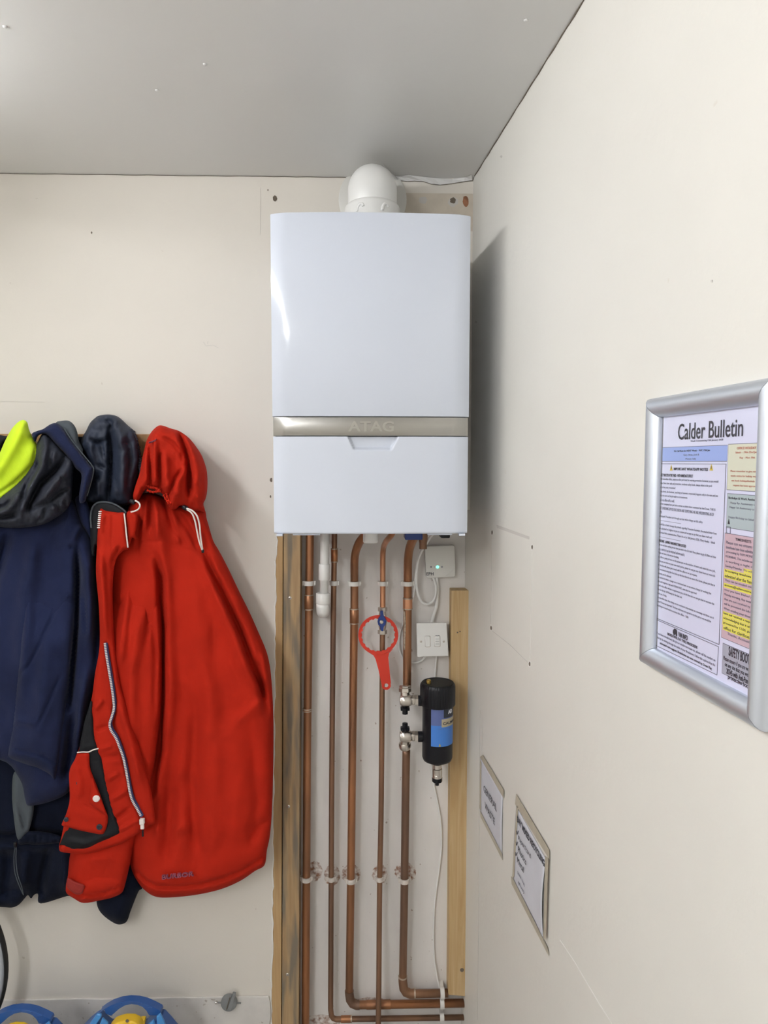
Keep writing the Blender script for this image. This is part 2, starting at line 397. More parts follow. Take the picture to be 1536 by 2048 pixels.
# cracked, torn paint along the ceiling joint
def ceil_at(px, py): d_ = ray(px, py); t_ = (ZC-CZ)/d_.z; return CAM+d_*t_
top = [(758,333),(766,326),(772,333),(779,340),(784,350),(797,352),(815,349),(840,352),(868,355),(905,357),(930,354),(943,349)]
bot = [(768,345),(776,352),(783,357),(797,359),(815,361),(828,360),(847,361),(862,366),(880,368),(905,365),(928,361),(945,359)]
mb = MB(); n = len(top)
T_ = [ceil_at(x, y) for x, y in top]; B_ = []
for x, y in bot:
    p = at(x, y, -.006)
    if p.z > ZC: p = ceil_at(x, y)
    B_.append(p)
vs = [p+Vector((0, 0, -.0008)) for p in T_]+[p+Vector((0, 0, -.002)) for p in B_]
mb.add(vs, [(i, i+1, i+1+n, i+n) for i in range(n-1)]); mb.build('flaking_paint', 'ceiling_paint', ceil)
mb = MB(); pth = [at(x, y+1.5, -.002) for x, y in bot[2:]]
mb.tube([p if p.z < ZC else Vector((p.x, p.y, ZC-.001)) for p in pth], .0014, 6); mb.build('crack_line', 'crack', ceil)
mb = MB(); mb.tube([RW(s_, ZC-.001+.0008*math.sin(s_*70), .001) for s_ in np.arange(.02, .9, .02)], [.0009+.0006*random.random() for _ in np.arange(.02, .9, .02)], 6); mb.build('crack_line', 'crack', wr)
mb = MB(); mb.tube([Vector((x, -.001, ZC-.001+random.uniform(-.0006,.0006))) for x in np.arange(-1.2, .05, .03)], .0007, 6); mb.build('crack_line', 'crack', wb)
# bare strip round the flue, old screw holes, scuffs
p0 = at(800, 386, 0); p1 = at(944, 424, 0)
MB().box((p0.x, -.0006, p1.z-.05), (XC, 0, p0.z)).build('bare_patch', 'bare_patch', wb)
def blob(name, px, py, rx, ry, mat, parent, right=False, off=.0008, n=14, jag=.15):
    cs = []
    for i in range(n):
        t_ = 2*math.pi*i/n; k = 1+random.uniform(-jag, jag); x = px+rx*k*math.cos(t_); y = py+ry*k*math.sin(t_)
        cs.append(atR(x, y, off) if right else at(x, y, -off))
    MB().prism(cs, (nR*-off*.9) if right else (0, off*.9, 0)).build(name, mat, parent)
for (x, y, rx, ry) in ((550, 397, 4.5, 6.5), (906, 401, 6, 6), (183, 465, 1.6, 2.2), (542, 960, 2.5, 4), (541, 993, 1.5, 3), (536, 380, 1.2, 1.6)): blob('screw_hole', x, y, rx, ry, 'crack', wb)
for (x, y, rx, ry) in ((906, 404, 10, 9), (931, 403, 6, 11), (846, 400, 9, 7)): blob('plaster_scar', x, y, rx, ry, 'patch' if x != 931 else 'rust', wb, off=.0007)
for (x, y) in ((984, 1065), (1064, 1094), (982, 1256), (1059, 1328)):
    blob('plug_hole', x, y, 2.6, 6.5, 'plaster_edge', wr, True, .0007); blob('screw_hole', x, y, 1.5, 4.5, 'crack', wr, True, .0011)
for (x, y) in ((1002, 313), (1423, 562), (952, 644)): blob('scuff_mark', x, y, 2, 2.5, 'patch', wr, True)
def line_on(pts, wdt, mat, parent, right, name='scratch', off=.0006):
    P = [(atR(x, y, off) if right else at(x, y, -off)) for x, y in pts]
    MB().tube(P, wdt, 5).build(name, mat, parent)
line_on([(983, 1078), (983, 1150), (981, 1248)], .0005, 'patch', wr, True)
line_on([(1064, 1105), (1063, 1200), (1060, 1318)], .0005, 'plaster_edge', wr, True)
line_on([(985, 1262), (1020, 1290), (1055, 1324)], .0007, 'patch', wr, True)
q = [atR(x, y, .0005) for x, y in ((993, 1050), (1058, 1073), (1058, 1079), (994, 1056))]
MB().prism(q, nR*-.0004).build('scuff_mark', 'patch', wr)
line_on([(407, 684), (412, 692), (426, 690), (437, 696)], .0005, 'patch', wb, False)
line_on([(416, 682), (415, 688)], .0005, 'patch', wb, False)
line_on([(521, 376), (521, 430), (520.5, 470)], .0003, 'patch', wb, False)
line_on([(0, 803), (40, 803.5), (90, 804)], .0003, 'patch', wb, False)
line_on([(1120, 1880), (1150, 1925), (1200, 2010), (1225, 2048)], .0006, 'plaster_edge', wr, True)
line_on([(960, 1420), (958, 1700), (955, 2040)], .0004, 'patch', wr, True)
line_on([(966, 1420), (965, 1500)], .0004, 'patch', wr, True)
for (x, y) in ((410, 128), (10, 53), (314, 180), (1052, 40)):
    p = ceil_at(x, y); MB().lathe(p, (0, 0, -1), [(0, .004), (.0015, .0035), (.0022, .001)], 12).build('paint_bump', 'ceiling_paint', ceil, smooth=True)
# rust stains behind the lower clips, on the recess board
for (x, y, rx, ry) in ((630, 1742, 13, 18), (664, 1750, 14, 20), (702, 1748, 17, 18), (760, 1748, 14, 18), (811, 1745, 20, 18), (650, 2040, 40, 9), (742, 2000, 24, 5)):
    cs = [at(x+rx*1.1*(1+random.uniform(-.1, .1))*math.cos(t_), y+ry*1.1*(1+random.uniform(-.1, .1))*math.sin(t_), REC-.0006) for t_ in np.arange(0, 6.28, .2)]
    MB().prism(cs, (0, .0005, 0)).build('rust_stain', 'rust_spatter', bpy.data.objects['wall_recess'])

# ------------------------------------------------------------------ tube lights on the ceiling (out of frame; rear one added as fill)
for i, (x, ya, yb, k) in enumerate(TUBES):
    t = thing('ceiling_light', (x, (ya+yb)/2, ZC), ['long ceiling tube light nearest the coats', 'added fill tube light, unseen behind the camera on the coat side', 'long ceiling tube light behind the camera on the notice side'][i], 'ceiling light')
    MB().box((x-.05, yb-.03, ZC-.04), (x+.05, ya+.03, ZC)).build('housing', 'lamp_body', t, bevel=.004)
    mt = M['tube'] if k == 1 else M['tube'].copy()
    if k != 1: mt.node_tree.nodes['Principled BSDF'].inputs['Emission Strength'].default_value = TUBE*k
    MB().tube([(x, yb, ZC-.075), (x, ya, ZC-.075)], .034, 20).build('diffuser', mt, t, smooth=True)

# ================================================================== BOILER
BX0, BX1 = -.2063, .2337; BT, BB = 2.0909+DZ, 1.3885+DZ; BD = .355
ATAGX = (BX0+BX1)/2
boiler = thing('wall_boiler', (ATAGX, -BD/2, BB), 'white gloss wall boiler with brushed steel band, hung in the corner', 'boiler')
MB().box((BX0+.004, -.30, BB+.008), (BX1-.004, -.012, BT-.003)).build('casing', 'boiler_white', boiler, bevel=.004)
MB().box((BX0+.05, -.014, BT-.12), (BX1-.05, 0, BT-.03)).build('hanging_bracket', 'alu', boiler)
def front_y(x):
    u_ = (x-BX0)/(BX1-BX0)*2-1; e = max(0, abs(u_)-.82)/.18
    return -BD-.007*(1-u_*u_)*1.4+.0098+.010*e**2.2
zs = at(742, 833.5, -BD).z; zs2 = at(742, 872, -BD).z
def shell(x0, x1, z0, z1, yf, mat, name, dz=.0, back=.07, nx=60, rim=.003, zfun=None):
    mb = MB(); xsn = np.linspace(x0, x1, nx+1); rows = []
    zz = [z0, z0+rim*.3, z0+rim, z1-rim, z1-rim*.3, z1]; yo = [rim, rim*.3, 0, 0, rim*.3, rim]
    vs = []; 
    for z_, o_ in zip(zz, yo):
        for x_ in xsn: vs.append((x_, yf(x_)+o_, z_))
    n_ = nx+1; fs = [(r*n_+i, r*n_+i+1, (r+1)*n_+i+1, (r+1)*n_+i) for r in range(5) for i in range(nx)]
    k = len(vs)
    for z_ in (z0, z1):
        for x_ in xsn: vs.append((x_, -BD+back, z_))
    fs += [(i, i+1, k+i+1, k+i) for i in range(nx)]+[(5*n_+i, 5*n_+i+1, k+n_+i+1, k+n_+i) for i in range(nx)]
    fs += [(k+i, k+i+1, k+n_+i+1, k+n_+i) for i in range(nx)]
    for i in (0, nx): fs.append((i, n_+i, 2*n_+i, 3*n_+i, 4*n_+i, 5*n_+i, k+n_+i, k+i))
    mb.add(vs, fs); return mb.build(name, mat, boiler, auto=40)
shell(BX0, BX1, zs+.0008, BT, front_y, 'boiler_white', 'front_cover')
band = shell(BX0+.0015, BX1-.0015, zs2+.0005, zs-.0005, lambda x: front_y(x)+.0035, 'steel_brushed', 'steel_band', rim=.0008)
# lower flap with the finger recess
hx0, hx1 = at(694, 873, -BD).x, at(798, 873, -BD).x; hx2, hx3 = at(706, 897, -BD).x, at(784, 897, -BD).x; hz = at(742, 899, -BD).z
z1 = zs2-.0012; nx, nz_ = 180, 84
def notch(x, z):
    if z < hz-.004: return 0
    t_ = min(1, max(0, (z1-z)/(z1-hz))); l = hx0+(hx2-hx0)*t_; r = hx1+(hx3-hx1)*t_
    dd = min(x-l, r-x, (z-hz)*1.0+.0015)
    s_ = min(1, max(0, dd/.006)); return .015*s_*s_*(3-2*s_)
mb = MB(); vs = []; fs = []
for j in range(nz_+1):
    z_ = BB+(z1-BB)*j/nz_; e = .003*max(0, 1-(z_-BB)/.003)**2
    for i in range(nx+1):
        x_ = BX0+.0015+(BX1-BX0-.003)*i/nx; vs.append((x_, front_y(x_)+notch(x_, z_)+e, z_))
n_ = nx+1; fs = [(r*n_+i, r*n_+i+1, (r+1)*n_+i+1, (r+1)*n_+i) for r in range(nz_) for i in range(nx)]
k = len(vs); ring = [i for i in range(n_)]+[r*n_+nx for r in range(1, nz_+1)]+[nz_*n_+i for i in range(nx-1, -1, -1)]+[r*n_ for r in range(nz_-1, 0, -1)]
vs += [(vs[i][0], -BD+.07, vs[i][2]) for i in ring]; m_ = len(ring)
fs += [(ring[i], ring[(i+1) % m_], k+(i+1) % m_, k+i) for i in range(m_)]+[tuple(k+i for i in range(m_))]
mb.add(vs, fs); flap = mb.build('lower_flap', 'boiler_white', boiler, auto=50)
a = at(696, 863, -BD-.005); b = at(788, 842, -BD-.005)
text_mb('ATAG', Vector((a.x, front_y(ATAGX)+.0035, a.z)), Vector((1,0,0)), Vector((0,0,1)), Vector((0,-1,0)), b.x-a.x, b.z-a.z, .0022, bold=.03).build('embossed_lettering', 'steel_letter', band)
# things on the underside
MB().box((at(580,1,-.3).x, -.34, BB-.004), (at(637,1,-.3).x, -.30, BB)).build('bottom_bracket', 'boiler_white', boiler, bevel=.001)
MB().box((at(857,1,-.3).x, -.34, BB-.004), (at(908,1,-.3).x, -.30, BB)).build('bottom_bracket', 'boiler_white', boiler, bevel=.001)
for x in (BX0+.008, BX1-.022): MB().box((x, -.352, BB-.005), (x+.014, -.33, BB)).build('corner_foot', 'boiler_white', boiler, bevel=.001)
p = at(741, 1075, -.20); MB().lathe((p.x, -.20, BB+.01), (0,0,-1), [(0,.0185),(.045,.0185),(.047,.0165)], 24).build('condensate_stub', 'plastic_white', boiler, auto=40)
p = at(826, 1076, -.16); MB().box((p.x-.022, -.19, p.z-.002), (p.x+.022, -.13, BB+.01)).build('valve_handle', 'blue_lever', boiler, bevel=.003)
p = at(888, 1075, -.16); MB().box((p.x-.010, -.18, p.z), (p.x+.013, -.13, BB+.01)).build('cable_gland', 'black_plastic', boiler, bevel=.003)
p = at(845, 1082, -.08); MB().lathe((p.x, -.10, BB+.01), (0,0,-1), [(0,.012),(.05,.012),(.06,.010),(.075,.010)], 18).build('isolating_valve', 'copper_brown', boiler, auto=40)

# ------------------------------------------------------------------ flue elbow
FX = at(745, 420, -.15).x; FY = -.135; fr = .0605
flue = thing('flue_elbow', (FX, FY, BT), 'white plastic flue elbow rising from the boiler top into the wall', 'flue')
zc_ = ZC-.115
pth = [(FX, FY, BT+.02), (FX, FY, zc_)]+[(FX, FY+.072*(1-math.cos(t_)), zc_+.072*math.sin(t_)) for t_ in np.linspace(.1, math.pi/2, 12)]+[(FX, .02, zc_+.072)]
ztp = at(745, 331, -.17).z
pth = []
ztp = min(at(745, 331, FY).z, ZC-.003); R_ = .056; zc_ = ztp-fr-R_+.0
pth = [Vector((FX, FY, BT-.01)), Vector((FX, FY, zc_))]+[Vector((FX, FY+R_*(1-math.cos(t_)), zc_+R_*math.sin(t_))) for t_ in np.linspace(.1, math.pi/2, 14)]+[Vector((FX, .03, zc_+R_))]
MB().lathe((FX, FY, ztp-fr), (0,0,1), [(BT-.01-ztp+fr, fr)]+[(fr*math.sin(a_), fr*math.cos(a_)) for a_ in np.linspace(0, 1.55, 14)], 48).tube([(FX, FY+.01, ztp-fr), (FX, .03, ztp-fr)], fr*.96, 40).build('elbow', 'plastic_white', flue, smooth=True)
zcol = at(745, 396, -.19).z
MB().lathe((FX, FY, BT-.005), (0,0,1), [(0,.068),(zcol-BT-.004,.068),(zcol-BT,.0665),(zcol-BT+.004,.063),(zcol-BT+.006,fr)], 48).build('collar', 'plastic_white', flue, auto=40)
pr = at(742, 400, 0)
MB().lathe((FX+.002, 0, pr.z), (0,-1,0), [(0,.090),(.003,.090),(.006,.086),(.006,.02)], 56).build('wall_plate', 'plastic_cream', flue, auto=40)
for sx in (-1, 1):
    q = at(745+sx*28-4, 411, FY-.068); mb = MB()
    c_ = [Vector((FX+.062*math.sin(a_)*1.0, FY-.0690*math.cos(a_), q.z+dz_)) for a_, dz_ in [(sx*.50-.13, -.010), (sx*.50-.10, .0), (sx*.50-.02, .006), (sx*.50+.08, .006), (sx*.50+.13, .0)]]
    mb.tube(spline(c_, 5), .0035, 10).build('clip_lug', 'plastic_white', flue, smooth=True)

# ================================================================== BATTENS
def batten(name, px, Y0, depth, mat, label, top_jag=False):
    """px: four pixel corners of the front face (tl, tr, br, bl)"""
    f_ = [at(x, y, Y0) for x, y in px]; 
    if px[2][1] > 2040:
        for q_ in f_[2:]: q_.z = FLOOR+.001
    bk = [Vector((p_.x, Y0+depth, p_.z)) for p_ in f_]
    mb = MB(); mb.hexa(f_, bk)
    t = thing(name, (sum(p_.x for p_ in f_)/4, Y0, min(p_.z for p_ in f_)), label, 'timber batten', 'timber battens beside the pipes')
    mb.build('timber', mat, t, bevel=.0012)
    return t
def screw(px, py, Y, parent, r=.0045):
    p = at(px, py, Y); o = MB().lathe((p.x, Y+.002, p.z), (0,-1,0), [(0,r),(.0025,r),(.0035,r*.7)], 16).build('screw', 'nickel', parent, auto=40)
    MB().box((p.x-r*.6, Y-.0018, p.z-.0005), (p.x+r*.6, Y-.0012, p.z+.0005)).add([(p.x-.0005, Y-.0019, p.z-r*.6), (p.x+.0005, Y-.0019, p.z-r*.6), (p.x+.0005, Y-.0019, p.z+r*.6), (p.x-.0005, Y-.0019, p.z+r*.6)], [(0,1,2,3)]).build('cross_slot', 'crack', o)
batten('timber_batten', [(549.5,1050),(566,1050),(562,2060),(538,2060)], .002, REC-.004, 'pine_pale', 'narrow pale pine batten showing along the torn wall edge')
t = batten('timber_batten', [(567.5,1050),(601,1050),(597,2060),(563.5,2060)], -.003, REC+.002, 'pine_grey', 'wider grey-streaked pine batten with three screws, left of the pipes')
for x, y in ((580,1196),(577,1613),(575,1949)): screw(x, y, -.003, t)
t = batten('timber_batten', [(903,1181),(938,1181),(934.5,1993),(896.5,1990)], .008, REC-.009, 'pine_yellow', 'short yellow pine batten standing against the right wall')
p = at(924, 1940, .008); MB().lathe((p.x, .0085, p.z), (0,-1,0), [(0,.0062),(.0016,.0052)], 16).build('knot', 'crack', t)
for x, y in ((915,1265),(920,1263)): p = at(x, y, .008); MB().lathe((p.x, .0085, p.z), (0,-1,0), [(0,.0024),(.0012,.002)], 8).build('nail_hole', 'crack', t)

# ================================================================== PIPES
PY = .022
def pipe(label, segs, name='copper_pipe', mats=None, joints=(), bright=None, r=.011):
    W3 = segs; t = thing(name, (W3[-1].x, W3[-1].y, min(p_.z for p_ in W3)), label, 'pipe', 'copper pipes dropping from the boiler')
    MB().tube(W3, r, 18).build('pipe_run', mats or 'copper', t, smooth=True)
    for (pts, rr, mt, nm) in joints: MB().tube(pts, rr, 18).build(nm, mt, t, auto=50)
    return t
def sleeve(x, ya, yb, r, Y=None, mat='copper'):
    Y = PY if Y is None else Y; a_ = at(x, ya, Y); b_ = at(x, yb, Y)
    return [([a_, a_+(b_-a_)*.02, a_+(b_-a_)*.98, b_], [r+.0008, r+.0016, r+.0016, r+.0008], mat, 'coupling'),
            ([a_+Vector((0,0,.002)), a_-Vector((0,0,.001))], r+.0019, 'solder', 'solder_ring'), ([b_+Vector((0,0,.001)), b_-Vector((0,0,.002))], r+.0019, 'solder', 'solder_ring')]
r22, r15 = .0112, .0077
fl = lambda p_: Vector((p_.x, p_.y, FLOOR+.002))
P1 = pxpath([(620,1040),(619.5,1100),(617.5,1250),(614.5,1500),(613,1750),(611,2050)], PY); P1[-1] = fl(P1[-1])
pipe('leftmost copper pipe, straight to the floor beside the grey-streaked batten', P1, joints=sleeve(618, 1190, 1218, r22)+sleeve(614.3, 1418, 1421, r22), r=r22)
zl = at(700, 2038, PY).z
P2 = pxpath([(669.5,1040),(668.5,1110),(666.5,1250),(664,1500),(662.5,1750),(661.3,2018)], PY)
e = P2[-1]; P2 = P2[:-1]+[e+Vector((0,0,0)), Vector((e.x+.002, PY, zl+.012)), Vector((e.x+.007, PY, zl+.004)), Vector((e.x+.016, PY, zl)), Vector((XC+.005, PY, zl-.002))]
def elbow_pts(x, y, Y, R, n=8):
    pass
pipe('thin copper pipe second from the left, turning right near the floor', P2, mats='copper_brown', joints=sleeve(668.7, 1098, 1123, r15, mat='copper')+[([Vector((e.x+.030, PY, zl)), Vector((e.x+.060, PY, zl))], r15+.002, 'copper', 'coupling'), ([Vector((e.x+.058, PY, zl)), Vector((e.x+.062, PY, zl))], r15+.0025, 'solder', 'solder_ring')], r=r15)
zl3 = at(760, 2012, PY-.006).z
P3 = pxpath([(745,1040,-.10),(731,1068,-.085),(717,1088,-.05),(709.5,1115,-.01),(708.8,1160,PY),(708.6,1230,PY),(706,1400,PY),(702.5,1700,PY),(698.5,1985,PY)], PY)
e3 = P3[-1]; P3 = P3+[Vector((e3.x+.002, PY, zl3+.018)), Vector((e3.x+.009, PY, zl3+.006)), Vector((e3.x+.022, PY, zl3)), Vector((XC+.004, PY, zl3-.001))]
pipe('thick copper pipe in the middle, bent at top and elbowing right above the floor', P3, joints=sleeve(708.5, 1218, 1246, r22)+[([e3+Vector((0,0,.006)), e3+Vector((0,0,-.001)), Vector((e3.x+.0025, PY, zl3+.017)), Vector((e3.x+.009, PY, zl3+.006)), Vector((e3.x+.022, PY, zl3)), Vector((e3.x+.030, PY, zl3))], r22+.0017, 'copper_brown', 'elbow_fitting'), ([Vector((e3.x+.12, PY, zl3)), Vector((e3.x+.05, PY, zl3))], r22+.0012, 'copper', 'coupling')], r=r22)
P4 = pxpath([(796,1040,-.14),(784,1068,-.12),(771,1085,-.05),(766,1105,0),(765.5,1160,PY-.004),(765.5,1230,PY-.006)], PY)
P4b = pxpath([(765,1232),(764.5,1350),(762.5,1600),(759.5,1760),(757.5,1950),(756,2052)], PY-.008); P4b[-1] = fl(P4b[-1]); P4b[-2].y -= .0
for i, p_ in enumerate(P4b):
    k_ = max(0, (at(760,1850,0).z-p_.z)/.25); p_.y -= .022*min(1, k_)
t4 = pipe('thin copper pipe with the blue lever valve, fourth from the left', P4b, mats='copper_brown', r=r15)
MB().tube(P4, r15, 18).build('upper_pipe_run', 'copper_bright', t4, smooth=True)
P5 = pxpath([(846,1040,-.11),(834,1066,-.10),(822,1088,-.05),(816.5,1115,-.01),(815.5,1160,PY-.002),(815,1240,PY-.004),(814,1380,PY-.008)], PY)
t5 = pipe('thick copper pipe feeding the top valve of the black filter', P5, joints=sleeve(815.3, 1197, 1217, r22+.0006, PY-.003, 'copper_bright'), r=r22+.0006)
# paint-like solder run under the joint
MB().tube(pxpath([(808.5,1222,PY-.012),(810,1250,PY-.013),(809,1285,PY-.013),(810,1300,PY-.012)], 0), [.003]*24+[.001], 8).build('flux_run', 'solder', t5, smooth=True)
zl5 = at(850, 1988, PY-.006).z
P6 = pxpath([(812.5,1500,PY-.008),(811,1600,PY-.006),(809,1760,PY-.004),(805.5,1960,PY-.004)], PY)
e6 = P6[-1]; P6 += [Vector((e6.x+.002, PY-.004, zl5+.018)), Vector((e6.x+.009, PY-.004, zl5+.006)), Vector((e6.x+.022, PY-.004, zl5)), Vector((at(895.5,1988,PY).x, PY-.004, zl5))]
pipe('thick copper pipe from the lower filter valve, elbowing right near the floor', P6, mats='copper_brown', joints=[([e6+Vector((0,0,.010)), e6+Vector((0,0,-.001)), Vector((e6.x+.0025, PY-.004, zl5+.017)), Vector((e6.x+.009, PY-.004, zl5+.006)), Vector((e6.x+.022, PY-.004, zl5)), Vector((e6.x+.034, PY-.004, zl5))], r22+.0017, 'copper_brown', 'elbow_fitting'), ([e6+Vector((0,0,.012)), e6+Vector((0,0,.008))], r22+.0022, 'solder', 'solder_ring'), ([Vector((e6.x+.033, PY-.004, zl5)), Vector((e6.x+.037, PY-.004, zl5))], r22+.0022, 'solder', 'solder_ring')], r=r22)

# pipe clips
def clip(px, py, r, Y, label, mat='nylon', half=.0062):
    p = at(px, py, Y); mb = MB(); R0 = r+.0004; R1 = r+.0034; n = 28
    a0, a1 = math.radians(-150), math.radians(150)
    vs = []; fs = []
    for i in range(n+1):
        t_ = 2*math.pi*i/n
        for (rr, z_) in ((R0,-half),(R1,-half),(R1,half),(R0,half)): vs.append((p.x+rr*math.sin(t_), Y-rr*math.cos(t_), p.z+z_))
    for i in range(n):
        for j in range(4): fs.append((i*4+j, i*4+(j+1) % 4, (i+1)*4+(j+1) % 4, (i+1)*4+j))
    mb.add(vs, fs); mb.box((p.x-r*.8, Y+r, p.z-half*.8), (p.x+r*.8, REC, p.z+half*.8))
    for sx in (-1, 1): mb.box((p.x+sx*(r+.0045)-.0022, Y-.003, p.z-half), (p.x+sx*(r+.0045)+.0022, Y+.006, p.z+half))
    o = mb.build('pipe_clip', mat, auto=40); tag(o, label, 'pipe clip', 'white pipe clips'); return o
clip(618, 1166, r22, PY, 'white clip on the leftmost copper pipe, upper row')
clip(668, 1166, r15, PY, 'small white clip on the second copper pipe, upper row, beside the waste pipe')
clip(708.7, 1167, r22, PY, 'white clip on the middle thick copper pipe, upper row')
clip(765.5, 1167, r15, PY-.004, 'small white clip on the copper pipe above the blue lever valve')
clip(815.4, 1167, r22+.0006, PY-.002, 'white clip on the thick copper pipe beside the white cable, upper row')
clip(612.8, 1757, r22, PY, 'grimy clip on the leftmost copper pipe, lower row', 'nylon_dirty')
clip(662.5, 1757, r15, PY, 'small white clip on the second copper pipe, lower row', 'nylon_dirty')
clip(702, 1760, r22, PY, 'white clip on the middle thick copper pipe, lower row', 'nylon_dirty')
clip(759.5, 1757, r15, PY-.008, 'small white clip on the fourth copper pipe, lower row', 'nylon_dirty')
clip(809, 1760, r22, PY-.004, 'white clip on the pipe under the black filter, lower row', 'nylon_dirty')
# stack of clips on the horizontal pipes
for zz_, rr, lb in ((zl5, r22, 'topmost white clip of the stack on the sideways pipes'), (zl3, r22, 'middle white clip of the stack on the sideways pipes'), (zl, r15, 'lowest white clip of the stack on the sideways pipes')):
    X_ = at(884, 1988, PY).x; Y_ = PY-(.004 if zz_ == zl5 else 0); mb = MB(); n = 28; vs = []; fs = []; h_ = .006
    for i in range(n+1):
        t_ = 2*math.pi*i/n
        for (q_, x_) in ((rr+.0004,-h_),(rr+.0042,-h_),(rr+.0042,h_),(rr+.0004,h_)): vs.append((X_+x_, Y_-q_*math.cos(t_), zz_+q_*math.sin(t_)))
    for i in range(n):
        for j in range(4): fs.append((i*4+j, i*4+(j+1) % 4, (i+1)*4+(j+1) % 4, (i+1)*4+j))
    mb.add(vs, fs); mb.box((X_-h_*.9, Y_+rr, zz_-rr), (X_+h_*.9, REC, zz_+rr)); o = mb.build('pipe_clip', 'nylon', auto=40); tag(o, lb, 'pipe clip', 'white clips stacked on the horizontal pipes')

# white waste pipe
wx = 650; WY = -.012
t = thing('waste_pipe', at(648, 1236, WY), 'short white plastic waste pipe with a rounded elbow at its foot', 'waste pipe')
MB().tube([at(650.5,1050,WY), at(649.5,1100,WY), at(648,1190,WY)], .0118, 20).build('pipe_run', 'plastic_white', t, smooth=True)
a_ = at(648.8,1128,WY); b_ = at(648.2,1160,WY); MB().tube([a_, a_+(b_-a_)*.03, b_+(a_-b_)*.03, b_], [.0142,.0152,.0152,.0142], 24).build('coupling', 'plastic_white', t, auto=50)
a_ = at(646.5,1186,WY); b_ = at(646,1207,WY); MB().tube([a_, a_+(b_-a_)*.06, b_+(a_-b_)*.06, b_], [.0185,.0198,.0198,.0185], 28).build('socket', 'plastic_white', t, auto=50)
c_ = at(645.5,1213,WY); mb = MB(); mb.tube([c_+Vector((0,0,.008)), c_]+[c_+Vector((0, .020*(1-math.cos(k_)), -.020*math.sin(k_)*.9)) for k_ in np.linspace(.25, math.pi/2, 8)]+[c_+Vector((0,.05,-.018))], .0180, 24); mb.build('elbow', 'plastic_white', t, smooth=True)

# ------------------------------------------------------------------ blue lever valve
VY = PY-.008
t = thing('isolation_valve', at(764.5, 1268, VY), 'small nickel valve with a blue lever on the fourth copper pipe', 'valve')
a_ = at(765.3,1214,VY); b_ = at(764.6,1268,VY); ax = (b_-a_).normalized(); Lv = (b_-a_).length
hexf = lambda t_: 1/ max(.001, math.cos(((t_+math.pi/6) % (math.pi/3))-math.pi/6))*.93
MB().lathe(a_, ax, [(0,.0105),(.001,.012),(.0115,.012),(.0125,.0105)], 36, hexf).build('compression_nut', 'nickel', t, auto=25)
MB().lathe(a_, ax, [(Lv-.0125,.0105),(Lv-.0115,.012),(Lv-.001,.012),(Lv,.0105)], 36, hexf).build('compression_nut', 'nickel', t, auto=25)
mb = MB(); mb.lathe(a_, ax, [(.012,.009),(.02,.0105),(Lv/2,.0125),(Lv-.02,.0105),(Lv-.012,.009)], 24); c_ = (a_+b_)/2; mb.lathe(c_, (0,-1,0), [(0,.009),(.018,.009)], 20); mb.build('valve_body', 'nickel', t, auto=40)
LY = VY-.030
cen = at(763, 1244, LY); mb = MB()
def pl(pts, Y): return [at(x, y, Y) for x, y in pts]
lev = [(760.5,1222),(766,1221.5),(767.5,1232),(771,1237),(772.5,1243),(771,1250),(767.5,1254),(766.5,1262),(764.5,1263),(761.5,1261),(760,1254),(756,1249),(755,1243),(756.5,1237),(760.5,1232)]
mb.prism(pl(lev, LY), (0,.005,0)); mb.lathe((cen.x, LY+.005, cen.z), (0,1,0), [(0,.008),(.012,.006)], 20)
lv = mb.build('lever', 'blue_lever', t, bevel=.001)
MB().lathe((cen.x, LY, cen.z), (0,-1,0), [(0,.0052),(.0018,.0052),(.0028,.004),(.0028,.001)], 20).build('lever_screw', 'nickel', lv, auto=40)

# ------------------------------------------------------------------ red ring spanner hanging on it
SY = VY-.0235
mb = MB(); n = 96; ctr = at(756.5, 1270, SY); pxm = (DIST+SY)/FPX; vs = []; fs = []
for i in range(n):
    t_ = 2*math.pi*i/n; c, s = math.cos(t_), math.sin(t_)
    ro = 40.5*pxm; tooth = .5+.5*math.cos(t_*20); ri = (34.6-1.6*(tooth > .6))*pxm
    for r_, y_ in ((ro, 0), (ri, 0), (ri, .0035), (ro, .0035)): vs.append((ctr.x+r_*c, SY+y_, ctr.z+r_*s))
for i in range(n):
    for j in range(4): fs.append((i*4+j, i*4+(j+1) % 4, ((i+1) % n)*4+(j+1) % 4, ((i+1) % n)*4+j))
mb.add(vs, fs)
tip = (772.5, 1371)
mb.prism(pl([(733,1302),(742,1306),(754,1309.5),(766,1308.5),(776,1305),(786,1298),(778.5,1306),(776.5,1315),(780,1350),(782,1368),(778,1364),(773,1362.5),(767,1364),(763.5,1370),(757,1340),(751,1318),(747,1311)], SY), (0,.0035,0))
vs = []; fs = []; tc = at(tip[0], tip[1], SY); n = 28
for i in range(n):
    t_ = 2*math.pi*i/n
    for r_, y_ in ((9.2*pxm, 0), (4.3*pxm, 0), (4.3*pxm, .0035), (9.2*pxm, .0035)): vs.append((tc.x+r_*math.cos(t_), SY+y_, tc.z+r_*math.sin(t_)))
for i in range(n):
    for j in range(4): fs.append((i*4+j, i*4+(j+1) % 4, ((i+1) % n)*4+(j+1) % 4, ((i+1) % n)*4+j))
mb.add(vs, fs); o = mb.build('ring_spanner', 'red_plastic'); tag(o, 'red plastic ring spanner hanging on the blue lever valve', 'spanner')

